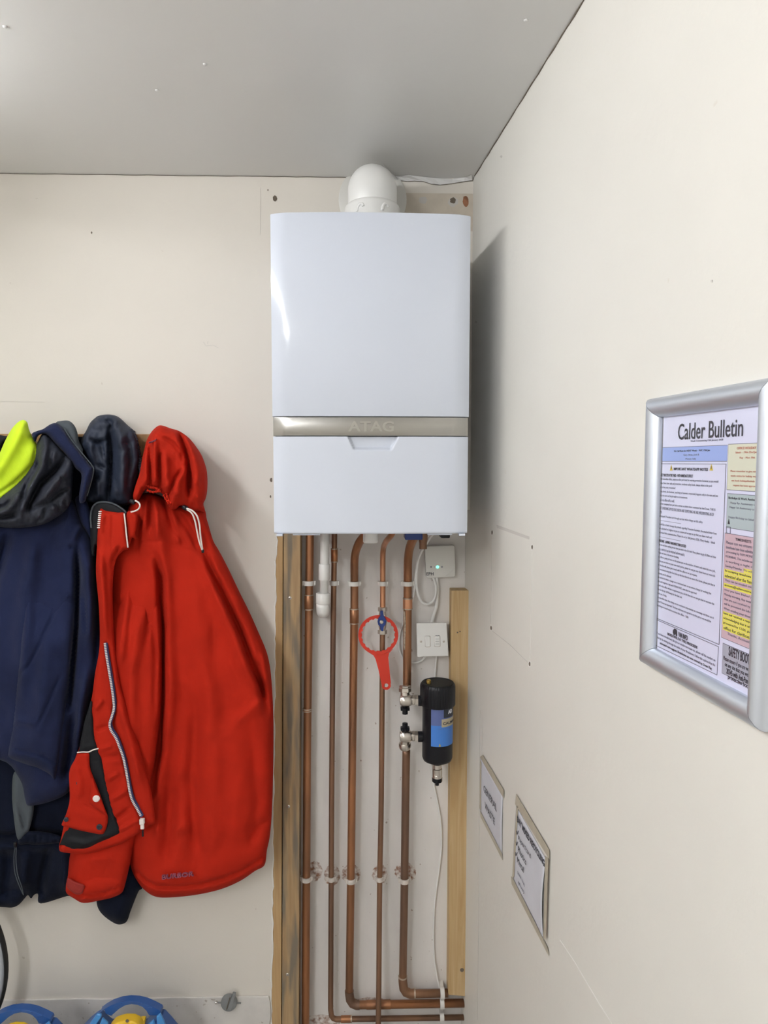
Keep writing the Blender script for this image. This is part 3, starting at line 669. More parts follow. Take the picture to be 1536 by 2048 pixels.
# ------------------------------------------------------------------ receiver box
BY = REC
def rbox(px, Yf, depth, mat, parent, name, rad=.004):
    f_ = [at(x, y, Yf) for x, y in px]; cs = []
    n4 = 4; 
    for i in range(4):
        p_, q_, r_ = f_[i-1], f_[i], f_[(i+1) % 4]; d1 = (p_-q_).normalized(); d2 = (r_-q_).normalized()
        for k in range(5):
            a_ = k/4*math.pi/2; cs.append(q_+(d1+d2)*rad - d1*rad*math.sin(a_) - d2*rad*math.cos(a_) if False else q_+d1*rad*(1-math.sin(a_))+d2*rad*(1-math.cos(a_)))
    return MB().prism(cs, (0, depth, 0)).build(name, mat, parent, bevel=.0022, seg=3)
t = thing('thermostat_receiver', at(880, 1155, REC), 'cream receiver box with a green light, on the board right of the pipes', 'receiver box')
fy = REC-.028
rbox([(849,1093),(909.5,1090.5),(911,1154),(852.5,1156.5)], fy, .027, 'plastic_cream', t, 'housing', .006)
p = at(875,1134,fy); MB().lathe((p.x, fy+.001, p.z), (0,-1,0), [(0,.0042),(.0015,.004),(.0025,.002)], 20).build('indicator_light', 'led_green', t, smooth=True)
for x in (862, 869, 884): p = at(x,1134,fy); MB().lathe((p.x, fy, p.z), (0,-1,0), [(0,.0022 if x != 869 else .0009),(.0006,.0018 if x != 869 else .0007)], 12).build('status_mark', 'ink_soft', t)
a_ = at(853,1151,fy); b_ = at(867,1144.5,fy)
text_mb('EPH', Vector((a_.x, fy, a_.z)), Vector((1,0,0)), Vector((0,0,1)), Vector((0,-1,0)), b_.x-a_.x, b_.z-a_.z, .0006, bold=.01).build('lettering', 'ink', t)
MB().tube([at(889,1153,fy), at(899,1147,fy), at(908,1138,fy)], .0006, 6).build('cover_seam', 'plastic_cream', t)

# ------------------------------------------------------------------ fused switch
t = thing('fused_switch', at(865, 1313, REC), 'square white fused switch between the receiver and the black filter', 'switch')
fy = REC-.040
rbox([(833,1246.5),(893.5,1245.5),(897.5,1312.5),(834.5,1314)], fy, .010, 'plastic_white', t, 'faceplate', .003)
rbox([(835,1249),(892.5,1248.5),(896,1311),(836,1312)], fy+.009, .0305, 'plastic_white', t, 'back_box', .003)
rbox([(849.3,1271.2),(861.3,1271.2),(861.8,1294.9),(849.7,1294.9)], fy-.0004, .002, 'nylon_dirty', t, 'rocker_gap', .004); rbox([(868.3,1271.6),(880.8,1271.2),(881.3,1293.9),(868.7,1294.3)], fy-.0004, .002, 'nylon_dirty', t, 'carrier_gap', .003)
rk = rbox([(850,1272),(860.5,1272),(861,1294),(850.5,1294)], fy-.0022, .004, 'plastic_white', t, 'rocker', .004)
fh = rbox([(869,1272.5),(880,1272),(880.5,1293),(869.5,1293.5)], fy-.0022, .004, 'plastic_white', t, 'fuse_carrier', .003)
MB().tube(pl([(871,1271.2),(875,1271.8),(879,1271)], fy-.0005), .0007, 6).build('slot_mark', 'ink', fh)
for k_ in range(3): MB().tube(pl([(871,1278+k_*5),(878.5,1278+k_*5)], fy-.0024), .0004, 6).build('ridge', 'grey_plastic', fh)
for x in (842, 887.5): p = at(x,1283,fy); s_ = MB().lathe((p.x, fy, p.z), (0,-1,0), [(0,.0032),(.0008,.003),(.0012,.002)], 16).build('screw', 'nickel', t, auto=40)

# ------------------------------------------------------------------ cables
def cable(pts, r, label, Y=.0, mat='plastic_white', cat='cable'):
    o = MB().tube(pxpath(pts, Y, 8), r, 12).build('cable', mat, smooth=True); tag(o, label, cat, 'white cables around the pipes'); return o
cable([(868,1066,-.02),(856,1082,-.01),(840,1110,.01),(833,1145,.02),(834,1180,.025),(842,1202,.025),(856,1208,.03),(868,1199,.032),(872,1180,.034),(870,1165,.036),(866,1153,.038)], .0034, 'white cable looping from the boiler into the bottom of the receiver box')
cable([(861,1066,-.02),(848,1084,0),(836,1115,.015),(830,1160,.022),(826,1195,.03),(819,1215,.046),(803,1255,.049),(798,1280,.049),(799,1300,.049),(806,1316,.049),(818,1324,.047),(832,1325,.045),(843,1321,.045),(850,1313,.046)], .0028, 'thin white cable passing behind the thick pipe and up under the switch')
cable([(873,1153,.042),(874.5,1180,.044),(873,1210,.044),(866,1235,.044),(863,1248,.045)], .0052, 'thick white cable between the receiver box and the switch')
cable([(873,1312,.046),(871,1335,.048),(869,1370,.049),(864,1450,.05),(862,1520,.05),(865,1555,.05),(873,1595,.05),(881,1640,.05),(883,1690,.05),(878,1740,.05),(870,1800,.05),(867,1860,.05),(869,1920,.048),(878,1972,.040),(881,1985,.034)], .0026, 'long thin white cable hanging from the switch down behind the black filter')

# ================================================================== MAGNETIC FILTER AND ITS VALVES
FYc = -.045; fc = at(875, 1440, FYc); fx = fc.x
tf = thing('system_filter', Vector((fx, FYc, at(875,1576,FYc).z)), 'black cylinder heating filter with a blue label and ribbed cap', 'filter')
def zf(py, Y=FYc): return at(875, py, Y).z
rb, rc = .0415, .0475
zt1, zt2, zb2 = zf(1367), zf(1404), zf(1518)
MB().lathe((fx, FYc, zb2-.006), (0,0,1), [(0,.012),(.001,rb*.7),(.006,rb*.93),(.014,rb),(zt2-zb2+.012,rb)], 56).build('canister', 'black_plastic', tf, auto=50)
ribf = lambda t_: 1+.012*(1 if math.cos(t_*40) > 0 else 0)
cap = MB().lathe((fx, FYc, zt2-.006), (0,0,1), [(0,rc*.97),(.002,rc),(zt1-zt2-.001,rc),(zt1-zt2+.004,rc*.985),(zt1-zt2+.008,rc*.93)], 160, ribf).build('cap', 'black_plastic', tf, auto=40)
MB().lathe((fx, FYc, zt1+.002), (0,0,1), [(0,rc*.90),(.0022,rc*.90),(.0025,rc*.80),(.0012,rc*.78),(.0012,.002)], 56).build('cap_ring', 'black_rubber', cap, auto=40)
p = at(857.5, 1366, FYc-.012); MB().lathe((p.x, FYc-.012, zt1+.001), (0,0,1), [(0,.005),(.005,.005),(.005,.0065),(.012,.0065),(.014,.004)], 18).build('bleed_screw', 'brass', tf, auto=40)
def cyl(a0, z, r=rb+.0007): return Vector((fx+r*math.sin(a0), FYc-r*math.cos(a0), z))
def cpatch(a0, a1, z0, z1, r, mat, name, par):
    n_ = 20; vs = []
    for z_ in (z0, z1):
        for i in range(n_+1): vs.append(cyl(a0+(a1-a0)*i/n_, z_, r))
    return MB().add(vs, [(i, i+1, n_+2+i, n_+1+i) for i in range(n_)]).build(name, mat, par, smooth=True)
def ang(px): 
    v_ = (at(px,1450,FYc-rb*.6).x-fx)/rb; return math.asin(max(-.97, min(.97, v_)))
aL = -.52; zl0, zm_, zh = zf(1494, FYc-rb), zf(1452, FYc-rb), zf(1411, FYc-rb)
lab = cpatch(aL, 1.9, zl0, zm_, rb+.0006, 'label_blue', 'label', tf); cpatch(aL, 1.9, zm_, zh-.001, rb+.0006, 'label_navy', 'upper_label', tf)
cpatch(.30, 1.4, zf(1437, FYc-rb), zf(1417, FYc-rb), rb+.0010, 'label_black', 'logo_panel', lab)
cpatch(.16, 1.6, zf(1455, FYc-rb), zf(1439, FYc-rb), rb+.0011, 'label_gold', 'name_panel', lab)
def wrapt(a0, z0, r): return lambda a, b, c: cyl(a0+a/rb, z0+b, r+c)
text_mb('CALMAG', None, None, None, None, .050, .0075, .0004, bold=.02, wrap=wrapt(.24, zf(1450.5, FYc-rb), rb+.0012)).build('lettering', 'ink', lab)
text_mb('AD', None, None, None, None, .016, .011, .0004, bold=.05, wrap=wrapt(.62, zf(1430, FYc-rb), rb+.0012)).build('logo_lettering', 'print_white', lab)
text_mb('magnetic filter', None, None, None, None, .042, .0028, .0002, wrap=wrapt(-.12, zf(1459, FYc-rb), rb+.0008)).build('small_print', 'label_navy', lab)
zz_ = zf(1493, FYc-rb); mb = MB(); mb.add([cyl(-.02, zz_, rb+.001), cyl(.12, zz_, rb+.001), cyl(.05, zz_+.008, rb+.001)], [(0,1,2)]); mb.build('warning_triangle', 'warn_yellow', lab)
MB().add([cyl(.04, zz_+.0015, rb+.0014), cyl(.06, zz_+.0015, rb+.0014), cyl(.055, zz_+.005, rb+.0014), cyl(.045, zz_+.005, rb+.0014)], [(0,1,2,3)]).build('warning_mark', 'ink', lab)
# drain valve under it
MB().lathe((fx, FYc, zb2), (0,0,-1), [(0,.0125),(.014,.0125),(.015,.011)], 24).build('drain_neck', 'black_plastic', tf, auto=40)
MB().lathe((fx, FYc, zb2-.012), (0,0,-1), [(0,.0115),(.014,.0115),(.015,.0135),(.030,.0135),(.031,.0125),(.033,.0135),(.042,.0130),(.043,.011)], 28).build('drain_valve', 'nickel', tf, auto=40)
MB().lathe((fx, FYc, zb2-.052), (0,0,-1), [(0,.0135),(.011,.0135),(.014,.009),(.016,.005),(.022,.005)], 24, lambda t_: 1+.04*math.cos(8*t_)).build('drain_cap', 'black_plastic', tf, auto=40)
# side ports on the filter
VX = at(813.5, 1400, FYc).x; za, zb_ = zf(1402), zf(1474)
for z_ in (za, zb_): MB().lathe((fx-rb+.006, FYc+.004, z_), (-1,0,0), [(0,.0145),(.014,.0145),(.017,.0145),(.018,.012)], 24).build('port', 'black_plastic', tf, auto=40)
def fvalve(z_, up, label, ypipe):
    t = thing('filter_valve', (VX, FYc+.02, z_), label, 'valve', 'nickel valves of the black filter')
    xe = fx-rb-.010; Yv = FYc+.008
    MB().lathe((xe, Yv, z_), (-1,0,0), [(0,.0130),(.001,.0140),(.010,.0140),(.011,.0125)], 36, hexf).build('union_nut', 'nickel', t, auto=25)
    MB().lathe((xe-.010, Yv, z_), (-1,0,0), [(0,.0115),(.002,.0145),(.007,.0145),(.008,.012)], 30, hexf).build('lock_nut', 'nickel', t, auto=25)
    mb = MB(); mb.lathe((xe-.017, Yv, z_), (-1,0,0), [(0,.0120),(.004,.0145),(.010,.0165),(.020,.0175),(.027,.0170),(.031,.0140),(.033,.0135),(.0345,.0100),(.0345,.001)], 30)
    xm = xe-.017-.020; dz = 1 if up else -1
    mb.lathe((xm, Yv+.002, z_+dz*.006), Vector((0,.18,dz)), [(0,.0125),(.016,.0125),(.018,.0145)], 24)
    mb.build('valve_body', 'nickel', t, auto=40)
    c_ = Vector((xm, Yv+.006, z_+dz*.021))
    MB().lathe(c_, Vector((0,.18,dz)), [(0,.0145),(.001,.0158),(.010,.0158),(.011,.0145),(.012,.0140),(.016,.0150),(.018,.0135)] if up else [(0,.0155),(.003,.0168),(.012,.0168),(.018,.0140)], 36, hexf if up else None).build('compression_nut', 'nickel', t, auto=25)
    MB().lathe((xm, Yv-.002, z_-dz*.013), (0,0,-dz), [(0,.006),(.005,.006),(.006,.0125),(.013,.0125),(.014,.0075),(.024,.0075),(.025,.006)], 48, lambda t_: 1+.10*math.cos(6*t_)).build('service_cap', 'black_plastic', t, auto=40)
    return xm
xm = fvalve(za, True, 'upper nickel angle valve joining the pipe to the black filter', 0)
fvalve(zb_, False, 'lower nickel angle valve joining the black filter to the pipe', 0)

# ================================================================== SNAP FRAME NOTICE (right wall)
fo = .018
s0, ztl = sz(1300.5, 798, fo*.4); s0b, zbl = sz(1283.5, 1322, fo*.4); sR, zbr = sz(1524, 1459, fo*.6)
s1 = sR; zt_ = ztl; zb0 = zbl
frame = thing('poster_frame', RW((s0+s1)/2, zb0), 'silver snap frame holding the printed bulletin on the right wall', 'poster frame')
RW_ = .0255       # rail width
prof = [(0, 0), (0, .007), (.0015, .0115), (.005, .0150), (.010, .0172), (.015, .0165), (.020, .0135), (.0245, .0080), (RW_, .0045), (RW_, 0)]
def rail(A, B, inn, name):     # A->B outer edge (s, z); inn: inward direction (s, z); mitred ends
    dA = Vector((B[0]-A[0], B[1]-A[1])).normalized(); mb = MB(); vs = []; n_ = len(prof)
    for P_, sg in ((A, 1), (B, -1)):
        for (w_, h_) in prof:
            q_ = Vector(P_)+Vector(inn)*w_+dA*w_*sg; vs.append(RW(q_.x, q_.y, h_+.0005))
    mb.add(vs, [tuple(range(n_)), tuple(range(2*n_-1, n_-1, -1))]+[(i, i+1, n_+i+1, n_+i) for i in range(n_-1)]+[(n_-1, 0, n_, 2*n_-1)])
    return mb.build(name, 'alu', frame, auto=40)
g = .0004
rail((s0+g, zt_), (s1-g, zt_), (0,-1), 'top_rail'); rail((s0+g, zb0), (s1-g, zb0), (0,1), 'bottom_rail')
rail((s0, zb0+g), (s0, zt_-g), (1,0), 'side_rail'); rail((s1, zb0+g), (s1, zt_-g), (-1,0), 'side_rail')
ps0, ps1, pz0, pz1 = s0+RW_-.001, s1-RW_+.001, zb0+RW_-.001, zt_-RW_+.001
MB().hexa([RW(ps0,pz0,.002), RW(ps1,pz0,.002), RW(ps1,pz1,.002), RW(ps0,pz1,.002)], [RW(ps0,pz0,.0002), RW(ps1,pz0,.0002), RW(ps1,pz1,.0002), RW(ps0,pz1,.0002)]).build('backing_sheet', 'crack', frame)
bul = thing('bulletin_sheet', RW((ps0+ps1)/2, pz0, .002), 'printed staff bulletin sheet with coloured boxes, inside the silver frame', 'notice')
gap = .003
o = MB().hexa([RW(ps0+gap,pz0,.0026), RW(ps1,pz0,.0026), RW(ps1,pz1,.0026), RW(ps0+gap,pz1,.0026)], [RW(ps0+gap,pz0,.0021), RW(ps1,pz0,.0021), RW(ps1,pz1,.0021), RW(ps0+gap,pz1,.0021)]).build('paper', 'paper', bul)
PO = .0029
def sq(px, py): return sz(px, py, PO)
def block(x0, y0, x1, y1, mat, name, off=PO, border=True):
    """coloured print field between pixel corners (left-top) and (right-bottom, measured at the right edge)"""
    a0, az = sq(x0, y0); b0, bz = sq(x1, y1); b0 = min(b0, ps1-.0005); a0 = max(a0, ps0+gap+.0004)
    if border:
        MB().hexa([RW(a0-.0006,bz-.0006,off-.0001), RW(b0,bz-.0006,off-.0001), RW(b0,az+.0006,off-.0001), RW(a0-.0006,az+.0006,off-.0001)], [RW(a0-.0006,bz-.0006,.0026), RW(b0,bz-.0006,.0026), RW(b0,az+.0006,.0026), RW(a0-.0006,az+.0006,.0026)]).build('border', 'ink_soft', o)
    return MB().hexa([RW(a0,bz,off), RW(b0,bz,off), RW(b0,az,off), RW(a0,az,off)], [RW(a0,bz,.0026), RW(b0,bz,.0026), RW(b0,az,.0026), RW(a0,az,.0026)]).build(name, mat, o), (a0, az, b0, bz)
def rtext(body, x0, y0, x1, y1, mat='ink_soft', name='lettering', align='LEFT', bold=0, par=None, off=PO+.00005, spacing=1.1):
    """x0,y0 = left/bottom-left pixel, x1,y1 = right/top-right pixel of the text's box on the right wall"""
    a0, az = sz(x0, y0, off); b0, _ = sz(x1, y1, off); bz = sz(x0, y1, off)[1]
    return text_mb(body, RW(a0, az, off), tR, Vector((0,0,1)), nR, b0-a0, bz-az, .00015, align, bold, spacing).build(name, mat, par or o)
s_a, z_a = sq(1356, 880); s_b, _ = sq(1486, 868); _, z_b = sq(1356, 848)
text_mb('Calder Bulletin', RW(s_a, z_a, PO+.0002), tR, Vector((0,0,1)), nR, s_b-s_a, z_b-z_a, .00015, bold=.006).build('heading', 'ink', o)
rtext('Week Commencing 12th January 2026', 1381, 885, 1446.5, 880.5, name='date_line', bold=.01)
block(1318, 896, 1453.5, 922, 'print_blue', 'rota_box')
rtext('On Call Rota for NEXT Week – W/C 19th Jan', 1348, 905, 1420, 900.5, 'ink', bold=.015); rtext('Gary, Brian, Josh B', 1367, 912.5, 1398, 908); rtext('Phones: Sally', 1371, 920, 1392, 916)
block(1457, 889, 1524, 983.5, 'print_cream', 'holiday_box')
rtext('OFFICE HOLIDAY INFO', 1474, 899, 1526, 894, 'ink_red', bold=.02); rtext('Sabah – 19th-23rd January', 1471, 908, 1524, 903, 'ink_red', bold=.01); rtext('Kay – Mon 19th', 1479.5, 918.5, 1510, 913.5, 'ink_red')
rtext('Please remember to give minimum\nweeks notice for holiday requests\nnot book holidays/festivals until\nrequest has been approved', 1460, 973, 1523, 940, 'ink_red', align='CENTER', spacing=1.7)
block(1455, 987.5, 1522, 1065, 'print_green', 'birthday_box')
rtext('Birthdays & Work Anniversary', 1457, 999, 1522, 993, 'ink', bold=.015)
rtext('Happy 8yr Anniversary to Ian\nHappy 1st Anniversary to Luke', 1459, 1017, 1521, 1003, align='CENTER', spacing=1.6); rtext('Happy Birthday to Sabah – 12', 1457, 1037, 1521, 1031.5)
rtext('▲', 1455.5, 1049, 1459, 1043, 'ink') if False else None
a0, az = sq(1457, 1048); MB().prism([RW(a0-.0015, az, PO+.0002), RW(a0+.0025, az, PO+.0002), RW(a0+.0005, az+.006, PO+.0002)], nR*-.0002).build('candle_mark', 'ink', o)
MB().tube([RW(a0-.003, az-.010, PO+.0003), RW(a0-.003, az-.003, PO+.0003), RW(a0+.004, az-.003, PO+.0003), RW(a0+.004, az-.010, PO+.0003), RW(a0-.003, az-.010, PO+.0003)], .00035, 5).build('cake_mark', 'ink_soft', o)
block(1450, 1066.5, 1520, 1306, 'print_pink', 'timesheet_box')
a0, _ = sq(1452, 1100); b0, _ = sq(1516, 1100)
ztop_, zbot_ = sq(1452, 1070)[1], sq(1452, 1271)[1]
lines = ['TIMESHEETS','Please can we ensure that','timesheets have been submitted for','processing by 9AM MONDAY','MORNING. This includes anyone','is working a night shift','Sunday/Monday. We will not','be accepting timesheets that','submitted after the 9am cut','They can be emailed over to','accounts@calderconstruction','once you have finished your','Monday morning. Any timesheet','that are not received by 9am','will be processed the following','When emailing your timesheet','have not received a response','acknowledging that it will be','processed by 12:00, please','office for clarification','Thanks, Accounts']
pitch_ = (ztop_-zbot_)/len(lines)
for i, ln in enumerate(lines):
    z_ = ztop_-pitch_*(i+1)+pitch_*.22; wd_ = (b0-a0)*min(1, .30+.028*len(ln)) if i else (b0-a0)*.5; sx = a0+((b0-a0)-wd_)*.6
    if i in (7, 8, 10, 16, 17, 18, 19) or i == 6:
        l_ = sx-.0015 if i != 6 else sx+wd_*.6
        MB().hexa([RW(l_, z_-pitch_*.2, PO+.0002), RW(ps1-.0006, z_-pitch_*.2, PO+.0002), RW(ps1-.0006, z_+pitch_*.72, PO+.0002), RW(l_, z_+pitch_*.72, PO+.0002)], [RW(l_, z_-pitch_*.2, PO), RW(ps1-.0006, z_-pitch_*.2, PO), RW(ps1-.0006, z_+pitch_*.72, PO), RW(l_, z_+pitch_*.72, PO)]).build('highlighter_band', 'print_yellow', o)
    text_mb(ln, RW(sx, z_, PO+.0002), tR, Vector((0,0,1)), nR, wd_, pitch_*(.62 if i else .55), .00012, bold=.012 if i in (0,7,8,10,16,17,18,19) else .0).build('lettering', 'ink' if i in (0,7,8,10,16,17,18,19) else 'ink_soft', o)
block(1446, 1287, 1513, 1380, 'print_grey', 'safety_box')
rtext('SAFETY BOOTS', 1457.5, 1306, 1503, 1300, 'ink', bold=.03) if False else None
s_a, z_a = sq(1457.5, 1311); s_b, _ = sq(1503, 1320)
text_mb('SAFETY BOOTS', RW(s_a, z_a, PO+.0002), tR, Vector((0,0,1)), nR, (s_b-s_a), .0105, .00015, bold=.02).build('heading', 'ink', o)
for k_, ln in enumerate(['Please ensure if you are working', 'on any site that you wear EN', '20345 with Anti-Puncture', 'protective boots']):
    s_a, z_a = sq(1447+k_*3, 1322+k_*12.5); s_b = ps1-.002-.004*(k_ == 3)
    text_mb(ln, RW(s_a, z_a, PO+.0002), tR, Vector((0,0,1)), nR, s_b-s_a, .0062, .00015, bold=.012 if k_ > 1 else 0).build('lettering', 'ink', o)
# main white column
def pline(pts, w_=.0004):
    MB().tube([RW(*sq(x, y), PO) for x, y in pts], w_, 5).build('rule_line', 'ink_soft', o)
pline([(1321, 927.5), (1452, 928), (1438, 1289)]); pline([(1312, 1236), (1438, 1289)]); pline([(1312, 1239), (1437, 1293.5), (1434, 1350), (1310, 1290)])
rtext('IMPORTANT WHATSAPP NOTES', 1347.5, 940.5, 1416, 935, 'ink', bold=.02)
for x in (1342.5, 1422.5):
    a0, az = sq(x, 941); MB().prism([RW(a0-.0033, az, PO+.0002), RW(a0+.0033, az, PO+.0002), RW(a0, az+.0072, PO+.0002)], nR*-.0002).build('warning_mark', 'warn_yellow', o)
    MB().prism([RW(a0-.0005, az+.0015, PO+.0004), RW(a0+.0005, az+.0015, PO+.0004), RW(a0+.0005, az+.005, PO+.0004), RW(a0-.0005, az+.005, PO+.0004)], nR*-.0002).build('exclamation_bar', 'ink', o)
body = [('SAFETY BOOTS IN THE YARD - WITH IMMEDIATE EFFECT', .60, 1), ('With immediate effect, anyone on the yard must be wearing protective footwear, as you would', 1, 0), ('onsite. Boots have safe and protection, moderate safety levels, always when in the yard.', .91, 0), ('This is for your protection!', .30, 0),
 ('Heavy boots, also footwear, you bring to however, corporately happens only in the vans and are', 1, 0), ('not to be worn on this job under no circumstances.', .52, 0), ('This is to office staff as well.', .29, 0), ('Another company have just had a serious accident where someone has lost 2 toes. THIS IS', .97, 0), ('NOT SOMETHING UP FOR DISCUSSION AND SOMETHING WE ARE IMPLEMENTING AS OF', .95, 0), ('NOW.', .06, 0),
 ('Photograph. Procedure are through-out lost where things can fail, safety', .78, 0), ('__________________________', .42, 0), ('I would like to thank message this printed, regarding Protective Footwear, the attached letter from', 1, 0), ('been uploaded to brighter so you to review and accept to say that you have read and', .93, 0), ('understand this communication. Please do so by 16th January 2026. Many thanks – Sabah', .98, 0), ('__________________________', .42, 0),
 ('IMPORTANT - LEAVING VANS MORE THAN LOCKED', .52, 1), ('Please do not leave anything in vans that you want to be: if it hasn’t fixes, please ring by 10.30am and then', 1, 0), ('leave a note to it can be returned and we need it.', .50, 0), ('We do not want to be on your booking.', .40, 0), ('The office is going to have on this please put on the number of hours and materials on a job,', 1, 0), ('so that you are more on your own work quotes, please do not go over these hours or materials', 1, 0), ('over this first will, please get in touch with the office so we can requote.', .72, 0),
 ('Any uncommunicating that has been up that but there is no one in the forms, please put that in', 1, 0), ('the notes, so it’s obvious!', .27, 0), ('Our standard it’s been a change out or increased vans, as van owners change for working that', .95, 0), ('wants and requires a hub and COSHH FAST, must also be approved', .72, 0), ('the aid in the office whose a requirement you, do let them do we can get that to increase the', 1, 0), ('Please do this by 1.00 Monday for the final cost.', .48, 0), ('Thank you, Friday.', .20, 0),
 ('Each time this done, that things are to continue it any attempt at a meeting and those are it', 1, 0), ('Update 9 hours as imported. The have alternate not agreed to try the job so we would be', .96, 0), ('something we would need to contact the office. – Sally', .60, 0)]
a0, za_ = sq(1320, 946); s_full = sq(1437, 960)[0]-a0; _, zb_2 = sq(1318, 1216); pt = (za_-zb_2)/len(body)
for i, (ln, wf, bd_) in enumerate(body):
    z_ = za_-pt*(i+1)+pt*.2
    if ln[0] == '_':
        MB().tube([RW(a0, z_+pt*.3, PO+.0001), RW(a0+s_full*wf, z_+pt*.3, PO+.0001)], .0002, 4).build('rule_line', 'ink_soft', o); continue
    text_mb(ln, RW(a0, z_, PO+.0001), tR, Vector((0,0,1)), nR, s_full*wf, pt*.66, .00012, bold=.018 if bd_ else 0).build('lettering', 'ink' if bd_ else 'ink_soft', o)
s_v, _ = sq(1346, 1262); z_v = sq(1312, 1251)[1]
mb = MB(); mb.prism([RW(s_v+x, z_v+y, PO+.0002) for x, y in ((0,0),(.010,0),(.010,.0045),(.008,.0068),(.003,.0068),(0,.0035))], nR*-.0002)
for dx in (.003, .0085): mb.lathe(RW(s_v+dx, z_v, PO+.0003), nR, [(-.0003,.0018),(0,.0018)], 12)
mb.build('van_mark', 'ink', o)
text_mb('VAN INFO', RW(s_v+.013, z_v-.001, PO+.0002), tR, Vector((0,0,1)), nR, .021, .0062, .0002, bold=.02).build('heading', 'ink', o)
sA, _ = sq(1314, 1280); sB, _ = sq(1431, 1320); W_ = sB-sA
for ln, f0, f1, bd_, yl in [('BREAKDOWNS, FLAT TYRES, WINDSCREENS', .20, .72, 1, 1260), ('If you have a breakdown, flat tyre or windscreen issues etc. please call the number on', 0, 1, 0, 1268), ('the by the driving through the inside of your Breakdown. Follow the options that the', .01, 1, 0, 1276.5), ('automated voice suggests. Breakdowns are now covered by Green Flag', .06, .95, 1, 1285)]:
    z_ = sq(1312, yl)[1]
    text_mb(ln, RW(sA+W_*f0, z_, PO+.0002), tR, Vector((0,0,1)), nR, W_*(f1-f0), .0040, .00015, bold=.012 if bd_ else 0).build('lettering', 'ink' if bd_ else 'ink_soft', o)
# protective clear sheet
cl = bpy.data.materials.new('clear_sheet'); cl.use_nodes = True; b_ = cl.node_tree.nodes['Principled BSDF']
N_ = cl.node_tree.nodes; tr = N_.new('ShaderNodeBsdfTransparent'); gl = N_.new('ShaderNodeBsdfGlossy'); gl.inputs['Roughness'].default_value = .15; mxs = N_.new('ShaderNodeMixShader'); mxs.inputs[0].default_value = .05
cl.node_tree.links.new(tr.outputs[0], mxs.inputs[1]); cl.node_tree.links.new(gl.outputs[0], mxs.inputs[2]); cl.node_tree.links.new(mxs.outputs[0], N_['Material Output'].inputs[0]); M['clear_sheet'] = cl
MB().add([RW(ps0,pz0,.0040), RW(ps1,pz0,.0040), RW(ps1,pz1,.0040), RW(ps0,pz1,.0040)], [(0,1,2,3)]).build('clear_cover', 'clear_sheet', frame)

# ------------------------------------------------------------------ taped waste notices
def notice(tl, tr_, br, bl, label, name):
    c_ = [sz(*p_, .001) for p_ in (bl, br, tr_, tl)]
    t = thing(name, RW((c_[0][0]+c_[1][0])/2, min(c_[0][1], c_[1][1]), .001), label, 'paper notice', 'paper notices taped to the right wall')
    nx_, nz2 = 14, 14; vs = []; back_ = []
    for j in range(nz2+1):
        for i in range(nx_+1):
            u_, v_ = i/nx_, j/nz2
            s_ = (1-v_)*((1-u_)*c_[0][0]+u_*c_[1][0])+v_*((1-u_)*c_[3][0]+u_*c_[2][0]); z_ = (1-v_)*((1-u_)*c_[0][1]+u_*c_[1][1])+v_*((1-u_)*c_[3][1]+u_*c_[2][1])
            h_ = .0016+.0012*math.sin(u_*7+v_*2)*math.sin(v_*3.1)+(.004*max(0, u_-.8)*5*math.sin(v_*3.14) if name == 'recycling_notice' else 0)
            vs.append(RW(s_, z_, h_))
    n_ = nx_+1; fs = [(r*n_+i, r*n_+i+1, (r+1)*n_+i+1, (r+1)*n_+i) for r in range(nz2) for i in range(nx_)]
    pp = MB().add(vs, fs).build('paper', 'paper_note', t, smooth=True); sm = pp.modifiers.new('thick', 'SOLIDIFY'); sm.thickness = .0003
    return t, pp
def tape(t, quad, off=.0036):
    MB().prism([RW(*sz(x, y, off), off) for x, y in quad], nR*-.0006).build('tape_strip', 'tape', t)
t, pp = notice((961,1516),(1006,1590),(1004,1717),(960,1622), 'small taped notice reading general waste, nearest the corner', 'waste_notice')
tape(t, [(959.5,1514),(965,1510),(1007,1580),(1006.5,1596)]); tape(t, [(960,1622),(1003,1706),(1004.5,1720),(961,1634)]); tape(t, [(960,1520),(962.5,1524),(961.5,1622),(958.8,1616)])
def ntext(body, x0, y0, x1, y1, h, par, mat='ink_soft', bold=0, off=.0040):
    """baseline-left pixel to baseline-right pixel, letter height h (m)"""
    a_ = RW(*sz(x0, y0, off), off); b_ = RW(*sz(x1, y1, off), off); u_ = (b_-a_)
    text_mb(body, a_, u_.normalized(), Vector((0,0,1)), nR, u_.length, h, .0002, bold=bold).build('lettering', mat, par)
ntext('GENERAL', 967, 1582, 993, 1624, .017, pp, 'ink'); ntext('WASTE', 969.5, 1616, 989, 1651, .017, pp, 'ink')
t, pp = notice((1033,1612),(1092,1718),(1087,1882),(1025,1760), 'larger taped notice headed dry mixed recycling with ticked items', 'recycling_notice')
tape(t, [(1032,1588),(1098,1700),(1098,1718),(1030,1608)]); tape(t, [(1033,1608),(1036,1614),(1028,1752),(1024,1760)]); tape(t, [(1022,1752),(1026,1758),(1094,1894),(1097,1912),(1023,1768)]); tape(t, [(1090,1712),(1096,1716),(1091,1880),(1086.5,1874)], .006)
ntext('DRY MIXED RECYCLING', 1034, 1643, 1089, 1735, .0135, pp, 'ink', .03)
for k_, (ln, x0, y0, x1, y1) in enumerate([('✓', 0,0,0,0), ('Paper/card', 1036.5, 1682, 1061, 1720), ('Plastics', 1036, 1703, 1052, 1731), ('Metal', 1034, 1724, 1047, 1746), ('(cans, tins)', 1035, 1748, 1049, 1775), ('(foil)', 1036, 1768, 1048, 1790)]):
    if k_ == 0: continue
    ntext(ln, x0, y0, x1, y1, .013 if k_ < 4 else .008, pp, 'ink' if k_ < 4 else 'ink_soft', .0)
